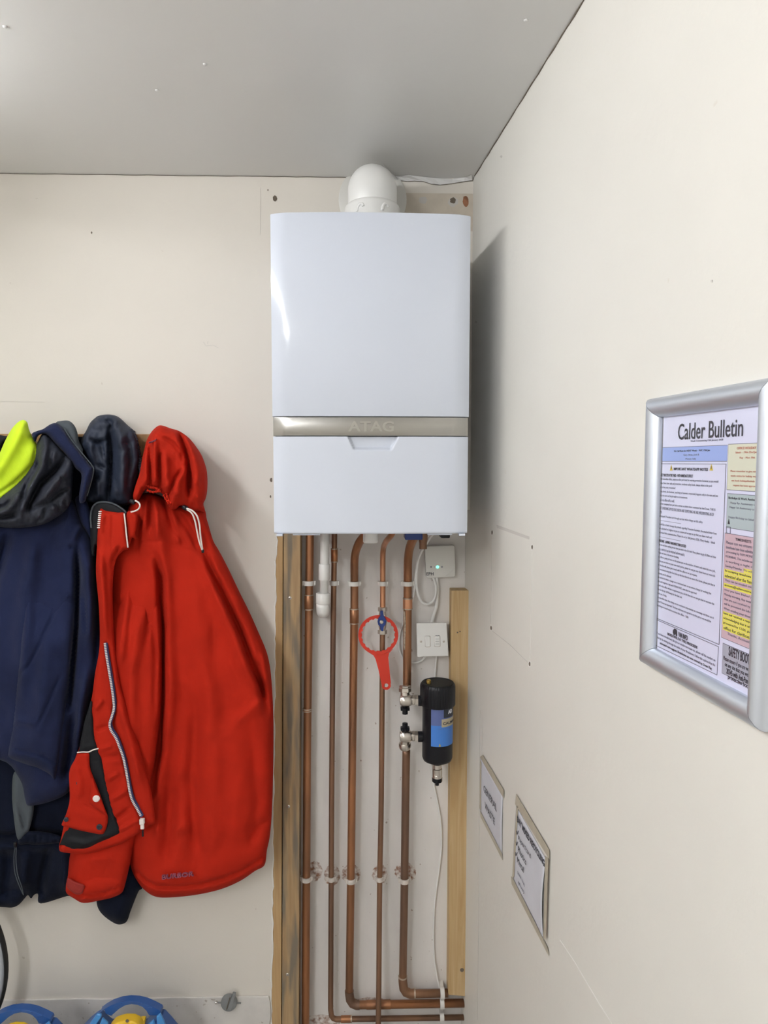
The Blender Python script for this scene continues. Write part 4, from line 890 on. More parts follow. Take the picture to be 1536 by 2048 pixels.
for y_ in (1665, 1687, 1708):
    a_ = RW(*sz(1033-(y_-1665)*.05, y_, .004), .004); MB().tube([a_+Vector((0,0,.004)), a_+tR*.004+Vector((0,0,-.002)), a_+tR*.012+Vector((0,0,.010))], .0007, 6).build('tick_mark', 'ink', pp)

# ================================================================== COAT RACK AND COATS
xr1 = at(303, 880, -.015).x; zr1 = at(150, 868, -.02).z; zr0 = zr1-.085
rack = thing('coat_rack', (xr1-.5, -.01, zr0), 'brown wooden rail of hooks screwed to the wall behind the coats', 'coat rack')
MB().box((-1.45, -.020, zr0), (xr1, 0, zr1)).build('rail_board', 'rail_wood', rack, bevel=.002)
for px in (30, 158, 222):
    p = at(px, 878, -.02); mb = MB()
    mb.box((p.x-.010, -.024, p.z-.035), (p.x+.010, -.020, p.z+.006)); mb.tube(spline([(p.x,-.022,p.z-.02),(p.x,-.05,p.z-.030),(p.x,-.068,p.z-.018),(p.x,-.072,p.z+.006)], 5), .0045, 10)
    mb.build('hook', 'black_plastic', rack, auto=40)

# ---- dark jacket low on the left, behind everything
jD = thing('dark_jacket', at(40, 1812, -.06), 'dark navy jacket with grey lining and a waist cord, hanging lowest at far left', 'jacket')
cloth('body', [(-90,1400),(0,1380),(120,1380),(175,1420),(190,1560),(180,1700),(165,1788),(135,1792),(81,1807),(76,1788),(68,1790),(62,1797),(56,1790),(50,1796),(38,1809),(24,1815),(0,1814),(-90,1812)], .052, .034, 'fabric_navy_dark', jD, edge=45,
      folds=[([(-90,1668),(20,1672),(60,1665),(130,1672),(180,1668)], -.012, 6), ([(-90,1690),(20,1695),(130,1692)], .010, 10), ([(100,1690),(85,1760),(80,1800)], -.012, 9), ([(50,1700),(45,1780)], .014, 14), ([(20,1700),(10,1800)], -.010, 12), ([(125,1690),(130,1780)], .008, 14), ([(-90,1788),(0,1790),(45,1775)], -.004, 4)], seed=3, wob=.005)
cloth('lining', [(28,1545),(50,1548),(66,1600),(67,1625),(60,1655),(54,1668),(40,1680),(33,1672),(27,1630),(24,1590)], .105, .010, 'fabric_slate', jD, edge=12, back=.03, folds=[([(33,1600),(54,1665)], -.006, 4), ([(30,1560),(36,1670)], .004, 8)], seed=5)
cloth('waist_gather', [(60,1662),(90,1664),(120,1672),(124,1684),(100,1688),(70,1690),(55,1688),(40,1690),(36,1682),(48,1668)], .104, .014, 'fabric_navy_dark', jD, edge=10, back=.03, folds=[([(x, 1662), (x-4, 1690)], -.004, 3) for x in (60, 74, 86, 99, 112)], seed=6)
MB().tube(pxpath([(31,1690,-.118),(28,1715,-.118),(30,1745,-.116),(38,1770,-.114),(47,1790,-.11)], 0), .0012, 8).build('waist_cord', 'fabric_slate', jD, smooth=True)
MB().tube(pxpath([(33,1690,-.118),(32,1718,-.118),(35,1748,-.116),(43,1772,-.114),(47,1790,-.11)], 0), .0012, 8).build('waist_cord', 'fabric_slate', jD, smooth=True)
p = at(31,1690,-.12); MB().lathe(p+Vector((0,0,.008)), (0,0,-1), [(0,.003),(.002,.0045),(.012,.0045),(.014,.003)], 14).build('cord_toggle', 'black_plastic', jD, smooth=True)

# ---- hi-vis jacket at the left edge
jH = thing('hivis_jacket', at(-40, 1660, -.07), 'fluorescent yellow jacket cut off by the left edge of the coat row', 'jacket')
cloth('body', [(-160,1000),(10,1015),(26,1040),(20,1072),(4,1112),(-10,1300),(-4,1560),(5,1590),(6,1612),(3,1640),(-10,1665),(-160,1665)], .075, .02, 'fabric_hivis', jH, edge=40, back=.05, folds=[([(-10,1050),(-40,1300)], .01, 14)], seed=11)
cloth('collar', [(-120,872),(-30,868),(6,871),(16,878),(8,896),(-10,925),(-120,960)], .075, .03, 'fabric_black', jH, edge=20, seed=12)
hh = cloth('hood', [(-90,1000),(-40,960),(-8,920),(10,882),(22,860),(34,846),(44,840),(50,841),(55,846),(59,862),(69,881),(78,898),(79,908),(76,920),(67,939),(52,957),(36,974),(20,991),(0,1007),(-40,1032),(-90,1050)], .150, .040, 'fabric_hivis', jH, edge=26, back=.05,
      folds=[([(71,900),(66,930),(30,965),(-10,992),(-60,1020)], -.004, 3.0, 'line', 1), ([(40,850),(20,900),(-20,960)], .010, 16), ([(52,846),(58,868),(62,880)], -.006, 3)], seed=13, wob=.004, grid=4)
MB().tube(pxpath([(53,843,-.150),(61,868,-.150),(71,881,-.150),(79.5,898,-.150),(80,908,-.150),(77,921,-.150),(68,940,-.150)], 0), .0011, 6).build('silver_piping', 'alu', hh, smooth=True)

# ---- navy hooded jacket with quilted lining (behind the red hood)
jA = thing('hooded_jacket', at(230, 1846, -.08), 'navy jacket with a padded dark hood, hung highest, left of the red jacket', 'jacket')
cloth('body', [(168,985),(200,995),(262,1000),(275,1050),(262,1300),(262,1600),(255,1700),(140,1740),(150,1600),(168,1400),(176,1200),(170,1080)], .050, .025, 'fabric_navy_dark', jA, edge=35, folds=[([(182,1010),(186,1200),(178,1400)], .012, 10)], seed=21)
cloth('sleeve', [(205,1690),(262,1710),(282,1768),(284,1778),(277,1783),(262,1820),(256,1838),(250,1846),(238,1849),(226,1845),(208,1832),(197,1818),(193,1800),(195,1760)], .052, .030, 'fabric_navy_dark', jA, edge=28, folds=[([(250,1780),(228,1845)], .006, 12)], seed=22)
hd = cloth('hood', [(160,889),(166,872),(172,862),(180,846),(190,836),(199,831),(219,829),(237,834),(255,850),(268,862),(276,880),(281,909),(278,946),(272,975),(263,1006),(235,1012),(200,1006),(172,1000),(176,960),(180,935),(168,909)], .105, .045, 'lining_navy', jA, edge=26, back=.09, grid=4,
      folds=[([(218,855),(221,900),(221,950),(216,1005)], -.022, 4.5), ([(182,846),(172,880),(164,905)], .010, 6), ([(210,838),(224,845),(219,862)], -.012, 4), ([(180,876),(190,884),(205,882),(216,878)], -.010, 3), ([(186,880),(203,890),(207,920)], -.008, 3), ([(186,860),(182,900),(186,930),(195,950)], .010, 9), ([(195,930),(212,938)], -.008, 3), ([(190,955),(200,1000)], .006, 8), ([(236,850),(246,900),(242,960),(238,1010)], .012, 12), ([(256,870),(262,920),(252,990)], -.006, 5), ([(228,950),(240,1000)], -.006, 4)], seed=23, wob=.009, wscale=.05)
mb = MB()
for i in range(34):
    f_ = i/33; x = 260+22*math.sin(f_*1.5)*1.0; y = 858+f_*95; x = 262+ (f_**.6)*21
    L_h = random.uniform(5, 8)
    mb.tube([at(x-3, y, -.125), at(x+L_h*.5, y+1.2, -.125), at(x+L_h, y+random.uniform(2, 4), -.112)], [.0016, .0014, .0005], 6)
mb.build('fur_trim', 'fur', hd)

# ---- navy jacket with grey lined hood (second from left)
jB = thing('navy_jacket', at(80, 1560, -.12), 'navy softshell jacket with a drooping grey-lined hood, beside the yellow one', 'jacket')
cloth('body', [(-110,1060),(0,1045),(60,1042),(110,1030),(140,1000),(152,1014),(163,1044),(178,1068),(190,1108),(197,1200),(202,1290),(198,1350),(184,1400),(172,1450),(158,1500),(150,1540),(140,1580),(110,1600),(60,1612),(50,1600),(40,1560),(0,1520),(-110,1530)], .112, .040, 'fabric_navy', jB, edge=40, back=.03, grid=4.6,
      folds=[([(153,1092),(155,1160),(152,1250),(145,1330),(138,1420)], -.030, 5.5), ([(163,1048),(150,1070),(144,1095)], .008, 5), ([(150,1075),(140,1100)], -.006, 3), ([(70,1060),(50,1200),(42,1360)], .010, 18), ([(20,1060),(-10,1160),(-30,1250)], -.016, 10), ([(172,1100),(182,1200),(176,1300)], .014, 12), ([(165,1180),(170,1240),(172,1270)], -.006, 3), ([(176,1330),(160,1420),(150,1500)], .012, 10), ([(150,1420),(140,1500),(130,1560)], -.020, 10), ([(185,1150),(194,1250),(192,1340)], -.006, 5)], seed=31, wob=.007)
cloth('sleeve', [(40,1080),(76,1062),(110,1080),(138,1120),(150,1180),(147,1260),(140,1330),(133,1400),(125,1460),(118,1510),(112,1550),(108,1560),(98,1548),(70,1535),(36,1523),(18,1514),(17,1502),(22,1470),(27,1425),(33,1350),(38,1280),(44,1200),(50,1140)], .150, .030, 'fabric_navy', jB, edge=30, back=.06, grid=4.5, ypx=lambda P: -.07*(1-smooth01((P[:,1]-1060)/240)),
      folds=[([(130,1188),(110,1220),(85,1275),(60,1325),(38,1352)], -.0045, 2.6, 'l', 1), ([(134,1180),(132,1192),(150,1192)], .006, 4), ([(33,1500),(60,1505),(86,1512),(110,1528)], -.004, 2.5, 'l', 1), ([(120,1350),(98,1400),(72,1460)], -.005, 2.5), ([(60,1100),(52,1250),(40,1400)], .008, 12), ([(100,1250),(80,1400),(70,1500)], .006, 16), ([(24,1440),(70,1448)], .004, 8)], seed=32, wob=.006)
cloth('cuff_strap', [(46,1566),(80,1562),(118,1556),(124,1560),(122,1582),(90,1596),(60,1602),(52,1590)], .112, .012, 'fabric_navy_dark', jB, edge=12, back=.05, folds=[([(50,1585),(120,1568)], .004, 3)], seed=33)
cloth('neck', [(136,905),(158,925),(168,945),(166,1020),(136,1020),(130,960)], .085, .02, 'fabric_navy_dark', jB, edge=10, back=.02, seed=38)
cloth('collar_panel', [(150,1000),(163,990),(172,1000),(180,1020),(184,1060),(182,1078),(172,1062),(160,1040)], .120, .018, 'fabric_navy', jB, edge=10, back=.06, seed=35)
lin = cloth('hood_lining', [(84,868),(98,872),(112,888),(133,911),(148,922),(146,955),(144,985),(142,1003),(130,1022),(108,1038),(88,1048),(60,1054),(20,1056),(-40,1050),(-90,1052),(-90,1000),(-20,1000),(10,985),(40,960),(66,925),(72,895)], .160, .048, 'lining_grey', jB, edge=26, back=.06, grid=3.6,
      folds=[([(132,912),(110,942),(80,968),(62,1000),(50,1025)], -.022, 5), ([(95,880),(84,930),(60,975),(48,1010),(38,1040)], .016, 9), ([(78,915),(72,940),(52,975),(45,1005)], -.016, 5), ([(140,935),(115,960),(95,985),(75,1010)], .016, 9), ([(120,950),(126,965)], -.006, 3), ([(144,975),(118,985),(100,1000),(60,1020)], -.010, 4), ([(38,980),(30,1005),(15,1020),(-20,1035)], .018, 9), ([(22,1000),(10,1012),(-20,1020)], -.014, 4), ([(38,1040),(0,1045),(-40,1046)], .010, 8), ([(32,1030),(-10,1036)], -.010, 4), ([(115,1010),(122,1025)], -.008, 3), ([(105,1008),(110,1030)], .007, 3.5), ([(128,1000),(134,1015)], -.008, 3), ([(95,1010),(85,1035),(70,1050)], -.008, 4), ([(110,900),(104,930)], .006, 6), ([(100,1020),(130,1008)], .006, 3)], seed=34, wob=.009, wscale=.055)
cloth('hood_crown', [(112,845),(122,842),(134,841),(142,844),(150,853),(155,866),(158,882),(166,900),(160,912),(145,900),(130,875),(118,858)], .150, .020, 'fabric_slate', jB, edge=12, back=.09, seed=36, wob=.002)
br = cloth('hood_brim', [(64,868),(74,862),(86,858),(100,849),(110,846),(118,849),(128,860),(142,882),(160,904),(180,930),(186,936),(185,952),(180,970),(174,990),(170,1003),(160,1006),(158,990),(162,965),(163,952),(160,944),(150,935),(133,911),(110,886),(96,871),(86,868),(76,872),(70,884)], .175, .026, 'fabric_navy', jB, edge=11, back=.11, grid=3.6,
      folds=[([(120,855),(150,895),(178,932)], .006, 6), ([(176,940),(171,965),(165,1000)], .004, 4)], seed=37, wob=.003)
MB().tube(pxpath([(128,857,-.181),(143,880,-.181),(162,904,-.181),(184,931,-.181),(187,940,-.181),(185,953,-.181),(180,972,-.181),(174,992,-.181)], 0), .0016, 8).build('brim_piping', 'fabric_slate', br, smooth=True)
mb = MB()
for (x, y) in [(140,1268),(146,1266),(137,1300),(141,1308),(138,1320),(140,1335),(136,1345),(139,1352),(133,1375),(128,1408),(132,1412),(130,1418),(170,1225),(171,1232),(169,1240),(138,1455),(131,1485),(67,1459),(71,1462)]:
    p = at(x, y, -.20 if x < 150 else -.165); mb.tube([p, p+Vector((random.uniform(-.003,.003), 0, random.uniform(.002,.005)))], .0006, 5)
if False: mb.build('paint_speck', 'plaster_edge', jB)

# ---- RED JACKET
jR = thing('red_jacket', at(400, 1794, -.09), 'long red waterproof jacket with a hood and open white-toothed zip, rightmost in the row', 'jacket')
body = cloth('back_panel', [(262,1004),(300,985),(350,1005),(404,1015),(414,1040),(426,1080),(436,1098),(447,1118),(462,1148),(480,1186),(498,1222),(515,1260),(530,1295),(537,1318),(542,1350),(546,1410),(547,1470),(546,1560),(544,1620),(540,1670),(534,1700),(529,1730),(510,1742),(480,1762),(440,1779),(390,1790),(340,1795),(310,1793),(288,1779),(272,1758),(262,1735),(256,1700),(240,1600),(226,1400),(212,1200),(216,1100),(245,1060)], .085, .060, 'fabric_red', jR, edge=46, back=.05, grid=4.2,
      folds=[([(262,1733),(275,1745),(292,1762),(312,1773),(350,1775),(400,1770),(450,1757),(485,1742),(530,1712)], -.0070, 3.6, 'l', 1),
             ([(405,1095),(425,1145),(452,1200),(480,1262),(505,1330),(522,1370),(534,1430)], -.026, 7), ([(412,1120),(440,1200),(475,1290),(505,1370)], .010, 16),
             ([(512,1320),(520,1350),(530,1400)], -.010, 4), ([(525,1300),(535,1370)], .006, 6),
             ([(312,1110),(322,1160),(324,1260),(324,1400),(318,1500),(302,1590)], -.030, 7.5), ([(318,1000),(318,1060),(330,1180),(340,1400),(345,1560)], .012, 16),
             ([(300,990),(302,1060)], -.008, 4), ([(310,1000),(316,1080)], .007, 5), ([(325,990),(345,1050),(370,1095)], -.009, 5), ([(340,1010),(352,1060),(362,1090)], .009, 6), ([(352,1020),(378,1060),(398,1100)], -.008, 5), ([(385,1030),(410,1070),(420,1108)], -.007, 5), ([(283,1000),(278,1060),(275,1110)], -.006, 4), ([(292,995),(288,1070)], .007, 5),
             ([(280,1084),(315,1082),(350,1090),(372,1100),(410,1108),(432,1106)], -.0030, 2.6, 'l', 1),
             ([(372,1100),(395,1250),(420,1420),(430,1600),(420,1740)], .010, 24), ([(395,1380),(385,1560),(392,1750)], -.010, 16), ([(350,1400),(340,1600),(330,1740)], -.012, 14), ([(460,1420),(475,1560),(470,1700)], .008, 22), ([(500,1450),(515,1600),(505,1700)], -.006, 12), ([(535,1395),(500,1420),(470,1450)], .006, 10), ([(490,1690),(520,1650),(540,1640)], -.005, 8), ([(300,1660),(345,1665),(390,1640)], .004, 12)], seed=41, wob=.008, wscale=.014)
# hem seam band text
ta = at(325, 1756, -.152); tb = at(388, 1742, -.152)
u_ = (at(388, 1746, -.154)-at(325, 1753, -.154)); 
text_mb('BURBOR', at(325, 1757, -.154), u_.normalized(), Vector((0,0,1)), Vector((0,-1,0)), u_.length, .011, .006, bold=.02).build('hem_lettering', 'print_mark', body)
sl = cloth('sleeve', [(272,1100),(296,1098),(312,1118),(322,1180),(324,1290),(323,1400),(315,1480),(304,1560),(288,1640),(270,1680),(262,1719),(250,1770),(243,1786),(225,1795),(204,1800),(168,1806),(148,1797),(133,1786),(132,1770),(136,1750),(141,1705),(160,1640),(196,1500),(206,1320),(214,1200),(226,1130)], .125, .040, 'fabric_red', jR, edge=30, back=.08, grid=4.2, ypx=lambda P: -.075*(1-smooth01((P[:,1]-1090)/190)),
      folds=[([(256,1190),(276,1196),(302,1208)], -.003, 2.4, 'l', 1), ([(296,1130),(300,1210),(290,1300)], -.008, 5), ([(262,1130),(250,1240),(240,1340)], .012, 9), ([(280,1200),(262,1350),(262,1500)], .010, 14), ([(310,1180),(318,1300),(312,1420)], .006, 7), ([(300,1200),(312,1320),(308,1440)], -.006, 5), ([(134,1779),(160,1792),(205,1788),(246,1772)], -.004, 2.5, 'l', 1), ([(168,1768),(190,1755),(240,1760)], -.003, 3), ([(180,1720),(230,1715)], .004, 10)], seed=42, wob=.006, wscale=.02)
cloth('cuff_tab', [(136,1756),(150,1763),(168,1770),(167,1780),(163,1788),(150,1788),(135,1776),(133,1766)], .172, .003, 'fabric_red_dark', sl, edge=5, back=.02, grid=3, wob=.0005, folds=[([(138+i*4, 1758+i*1.6), (136+i*4, 1778+i*1.2)], -.0012, 1.2) for i in range(8)])
fp = cloth('front_panel', [(200,1019),(210,1021),(220,1023),(236,1025),(250,1028),(254,1060),(258,1096),(246,1102),(232,1120),(226,1160),(226,1220),(230,1290),(238,1360),(250,1400),(262,1440),(277,1489),(290,1535),(303,1584),(307,1612),(310,1645),(298,1652),(284,1662),(262,1676),(240,1688),(204,1700),(180,1706),(157,1708),(138,1706),(121,1703),(118,1692),(122,1678),(130,1640),(140,1600),(150,1520),(158,1498),(168,1450),(183,1398),(190,1347),(199,1292),(198,1219),(192,1146),(194,1092),(196,1055)], .172, .016, 'fabric_red', jR, edge=14, back=.04, grid=3.8,
      folds=[([(208,1026),(203,1045),(200,1070)], .005, 4), ([(224,1030),(224,1090),(226,1140)], -.0035, 2.5, 'l', 1), ([(240,1090),(226,1120),(228,1200)], -.008, 4), ([(200,1100),(206,1180),(210,1285)], .009, 7), ([(212,1290),(222,1350),(230,1400),(226,1450),(240,1480),(256,1550),(266,1600),(286,1640)], -.006, 3.5, 'l', 1), ([(235,1400),(252,1450),(270,1520),(285,1590)], .006, 7), ([(190,1420),(205,1400)], .004, 4), ([(192,1460),(215,1450)], -.004, 4), ([(197,1500),(225,1490)], .004, 5), ([(205,1515),(238,1512)], -.004, 4), ([(212,1560),(240,1545)], .004, 5), ([(222,1600),(255,1580)], .004, 5), ([(230,1640),(262,1615)], -.004, 4), ([(236,1662),(280,1638)], .004, 5), ([(250,1478),(275,1500)], -.003, 3), ([(180,1340),(200,1330)], .003, 4)], seed=43, wob=.004, wscale=.035)
sp = cloth('side_panel', [(168,1448),(176,1420),(183,1400),(186,1430),(189,1470),(197,1499),(204,1520),(212,1560),(222,1600),(232,1635),(241,1663),(225,1674),(204,1683),(180,1694),(157,1699),(140,1698),(124,1690),(119,1690),(128,1668),(140,1640),(150,1560),(158,1500)], .186, .008, 'fabric_black', fp, edge=9, back=.02, grid=4,
      folds=[([(156,1496),(180,1492),(200,1488)], .002, 3), ([(183,1520),(204,1522)], -.002, 3), ([(130,1680),(170,1688),(220,1668)], .004, 6)], seed=44, wob=.002)
MB().tube(pxpath([(154.5,1505,-.1965),(165,1504,-.1985),(177,1504,-.1985),(186,1500,-.1985),(197,1497,-.1965)], 0), .0016, 8).build('reflective_piping', 'cord_white', sp, smooth=True)
MB().tube(pxpath([(248.5,1027,-.1905),(251,1050,-.192),(253.5,1075,-.192),(256,1095,-.189)], 0), .0019, 8).build('reflective_strip', 'cord_white', fp, smooth=True)
pk = cloth('pocket_flap', [(155,1508),(166,1506),(178,1507),(179,1520),(181,1538),(190,1562),(200,1588),(208,1612),(215,1630),(216,1640),(213,1655),(208,1666),(203,1669),(185,1666),(160,1661),(138,1655),(124,1651),(126,1642),(133,1626),(139,1602),(139,1575),(138,1551),(141,1535),(149,1520)], .197, .007, 'fabric_red', fp, edge=7, back=.012, grid=3.6,
      folds=[([(150,1530),(160,1560),(158,1600)], .004, 8), ([(170,1612),(192,1620),(205,1632)], -.0022, 2.5, 'l', 1), ([(181,1560),(178,1600),(182,1612)], -.0018, 2), ([(142,1620),(170,1632),(200,1640)], .002, 8)], seed=45, wob=.002)
cloth('flap_corner', [(184,1556),(192,1572),(203,1600),(212,1624),(214,1632),(204,1626),(190,1616),(180,1607),(179,1598),(182,1580)], .2095, .005, 'fabric_red', pk, edge=5, back=.004, grid=3, wob=.0008)
p = at(192, 1598, -.216); MB().lathe((p.x, -.2135, p.z), (0,-1,0), [(0,.0088),(.0015,.0086),(.003,.0070),(.0032,.001)], 28).build('stud', 'cord_white', pk, auto=40)
for x, y, rr in ((198,1655,.0072),(131.5,1640,.0058),(155.5,1567,.0045)):
    p = at(x, y, -.209); e_ = MB().lathe((p.x, -.2055, p.z), (0,-1,0), [(0,rr),(.0022,rr),(.0030,rr*.8),(.0030,rr*.55),(.0018,rr*.45),(.0018,.0005)], 24).build('eyelet', 'label_black', pk, auto=40)
# zip
zp = [(210,1287),(213,1310),(218,1340),(223,1370),(226.5,1395),(228,1415),(224,1432),(219.5,1447),(222,1460),(232,1476),(240,1496),(247,1516),(252,1540),(256,1562),(260,1585),(265,1601),(274,1617),(283,1634)]
ZY = -.196
W3 = pxpath(zp, ZY, 10); zt_o = MB(); n = len(W3); vs = []
for i, p in enumerate(W3):
    d_ = (W3[min(i+1, n-1)]-W3[max(i-1, 0)]).normalized(); sd = Vector((d_.z, 0, -d_.x))*1.0
    for k_ in (-.0030, .0034): vs.append(p+sd*k_+Vector((0,.0010,0)))
    for k_ in (-.0030, .0034): vs.append(p+sd*k_+Vector((0,.010,0)))
fs = []
for i in range(n-1): a_ = i*4; b_ = a_+4; fs += [(a_,a_+1,b_+1,b_), (a_+2,b_+2,b_+3,a_+3), (a_,b_,b_+2,a_+2), (a_+1,a_+3,b_+3,b_+1)]
zt_o.add(vs, fs+[(0,2,3,1),(4*n-4,4*n-3,4*n-1,4*n-2)]); zo = zt_o.build('zip', 'zip_tape', fp)
cum = [0]
for i in range(1, n): cum.append(cum[-1]+(W3[i]-W3[i-1]).length)
mb = MB(); s_ = 0
while s_ < cum[-1]-.004:
    i = max(j for j in range(n) if cum[j] <= s_); i = min(i, n-2); f_ = (s_-cum[i])/(cum[i+1]-cum[i]+1e-9); p = W3[i].lerp(W3[i+1], f_); d_ = (W3[i+1]-W3[i]).normalized(); sd = Vector((d_.z, 0, -d_.x))
    a_ = p-sd*.0025; b_ = p+sd*.0025; mb.add([a_-d_*.0011, a_+d_*.0011, b_+d_*.0011, b_-d_*.0011]+[q_+Vector((0,-.0018,0)) for q_ in (a_-d_*.0011, a_+d_*.0011, b_+d_*.0011, b_-d_*.0011)], [(0,1,2,3),(7,6,5,4),(0,4,5,1),(1,5,6,2),(2,6,7,3),(3,7,4,0)])
    s_ += .0042
mb.build('zip_teeth', 'cord_white', zo)
p = at(284.5, 1643, -.200); mb = MB(); mb.box((p.x-.0058, -.206, p.z-.006), (p.x+.0058, -.196, p.z+.008)); mb.box((p.x-.0042, -.204, p.z-.019), (p.x+.0048, -.198, p.z-.007)); mb.build('zip_slider', 'cord_white', zo, bevel=.0015)
p2 = at(286, 1665, -.200); MB().box((p2.x-.002, -.203, p2.z-.010), (p2.x+.002, -.199, p2.z+.006)).build('zip_pin', 'black_plastic', zo, bevel=.0008)
mb = MB()
for k_ in range(9): q_ = at(201.5-k_*.35, 1023+k_*4, -.182); mb.box((q_.x-.004, -.186, q_.z-.0012), (q_.x+.003, -.181, q_.z+.0012))
mb.build('zip_top_teeth', 'cord_white', fp)
# inner collar (black, grey piping)
ic = cloth('inner_collar', [(181,1085),(180,1040),(181,1020),(187,1008),(197,1002),(214,1002),(232,1008),(248,1018),(256,1026),(250,1040),(225,1040),(205,1045),(198,1090),(192,1092),(190,1110),(184,1110)], .150, .018, 'fabric_black', jR, edge=10, back=.06, grid=4, seed=47, wob=.002)
MB().tube(pxpath([(183,1056),(181.5,1036),(184,1018),(190,1009),(199,1004.5),(214,1004.5),(230,1009),(246,1019),(252,1026)], -.164), .0024, 8).build('collar_piping', 'fabric_slate', ic, smooth=True)
# shoulder tab
cloth('collar_flap', [(253,1028),(262,1022),(276,1030),(274,1050),(271,1068),(272,1078),(264,1076),(258,1090),(255,1060)], .170, .010, 'fabric_red', jR, edge=7, back=.05, grid=3.5, folds=[([(262,1030),(266,1072)], -.003, 3)], seed=48, wob=.002)
# hood
hood = cloth('hood', [(266,992),(272,968),(279,948),(284,920),(289,898),(293,882),(300,868),(308,858),(318,851),(328,852),(342,857),(356,861),(368,868),(380,878),(392,893),(403,910),(410,928),(414,945),(415,965),(414,985),(411,998),(407,1008),(410,1024),(398,1022),(384,1020),(372,1013),(360,1011),(352,1018),(342,1018),(335,1008),(328,992),(316,982),(300,978),(290,980),(280,996),(272,1004)], .150, .060, 'fabric_red', jR, edge=26, back=.10, grid=3.6,
      folds=[([(355,861),(368,888),(377,920),(379,960),(378,1000)], -.024, 5), ([(366,868),(384,900),(394,940),(394,990)], .010, 10), ([(366,935),(352,955),(342,975),(337,995)], -.010, 3.5), ([(374,930),(358,960),(350,1000)], .012, 8), ([(300,880),(300,930),(301,975)], -.012, 4), ([(308,870),(311,930),(312,975)], .010, 6), ([(318,900),(318,940),(320,980)], -.010, 4), ([(290,905),(291,950),(290,975)], .008, 6), ([(330,900),(332,950),(336,985)], .010, 8), ([(325,872),(345,885),(362,905),(368,925)], -.006, 4), ([(300,876),(318,874),(335,882)], -.003, 2.6), ([(279,975),(296,966)], .003, 4), ([(400,1000),(404,1020)], -.005, 3), ([(386,1003),(388,1020)], -.005, 3), ([(412,955),(400,958)], -.003, 3)], seed=46, wob=.006, wscale=.04)
for k_, (x, y) in enumerate([(300,975),(306,980),(314,981),(330,998),(334,1004),(340,1010)]):
    pass
# gathered elastic channels
for k_, pts in enumerate([[(292,970),(300,974),(310,976),(320,980)], [(294,980),(304,984),(314,983),(322,982)], [(327,990),(333,1000),(338,1008)], [(333,986),(337,998),(343,1008)]]):
    W_ = pxpath(pts, -.196, 6); MB().tube(W_, [.0028+.0012*math.sin(i*1.9) for i in range(len(W_))], 8).build('gather', 'fabric_red', hood, smooth=True)
ha = at(300, 887, -.213); hb_ = at(314, 882, -.213); u_ = hb_-ha
text_mb('regatta' if False else 'mm/', ha, u_.normalized(), Vector((0,0,1)), Vector((0,-1,0)), u_.length, .005, .010, bold=.01).build('hood_print', 'print_mark', hood)
# drawcords and toggles
def toggle(px, py, Y, par): p = at(px, py, Y); return MB().lathe(p+Vector((-.006,0,.004)), Vector((1,-.2,-.5)), [(0,.003),(.002,.0055),(.008,.0062),(.013,.0055),(.015,.003)], 18).build('cord_toggle', 'black_plastic', par, smooth=True)
toggle(370, 1016, -.214, jR); toggle(265, 1004, -.200, jR)
MB().tube(pxpath([(373,1017,-.222),(384,1021,-.224),(394,1032,-.222),(399,1050,-.215),(401,1072,-.205),(405,1100,-.190)], 0), .0020, 8).build('drawcord', 'cord_white', jR, smooth=True)
MB().tube(pxpath([(374,1019,-.222),(384,1027,-.222),(390,1042,-.218),(394,1062,-.210),(399,1085,-.200),(405,1101,-.190)], 0), .0020, 8).build('drawcord', 'cord_white', jR, smooth=True)
p = at(405.5, 1102, -.190); MB().lathe(p+Vector((0,0,.004)), (0,0,-1), [(0,.002),(.002,.0035),(.007,.0035),(.009,.002)], 12).build('cord_end', 'black_plastic', jR, smooth=True)
MB().tube(pxpath([(270,1001,-.206),(277,1005,-.206),(280,1011,-.206),(277,1018,-.202),(270,1022,-.198),(262,1024,-.194)], 0), .0020, 8).build('drawcord', 'cord_white', jR, smooth=True)
p = at(457, 1144, -.075); MB().lathe(p, Vector((.6,0,-1)), [(0,.003),(.010,.003),(.011,.001)], 10).build('side_toggle', 'black_plastic', jR, smooth=True)

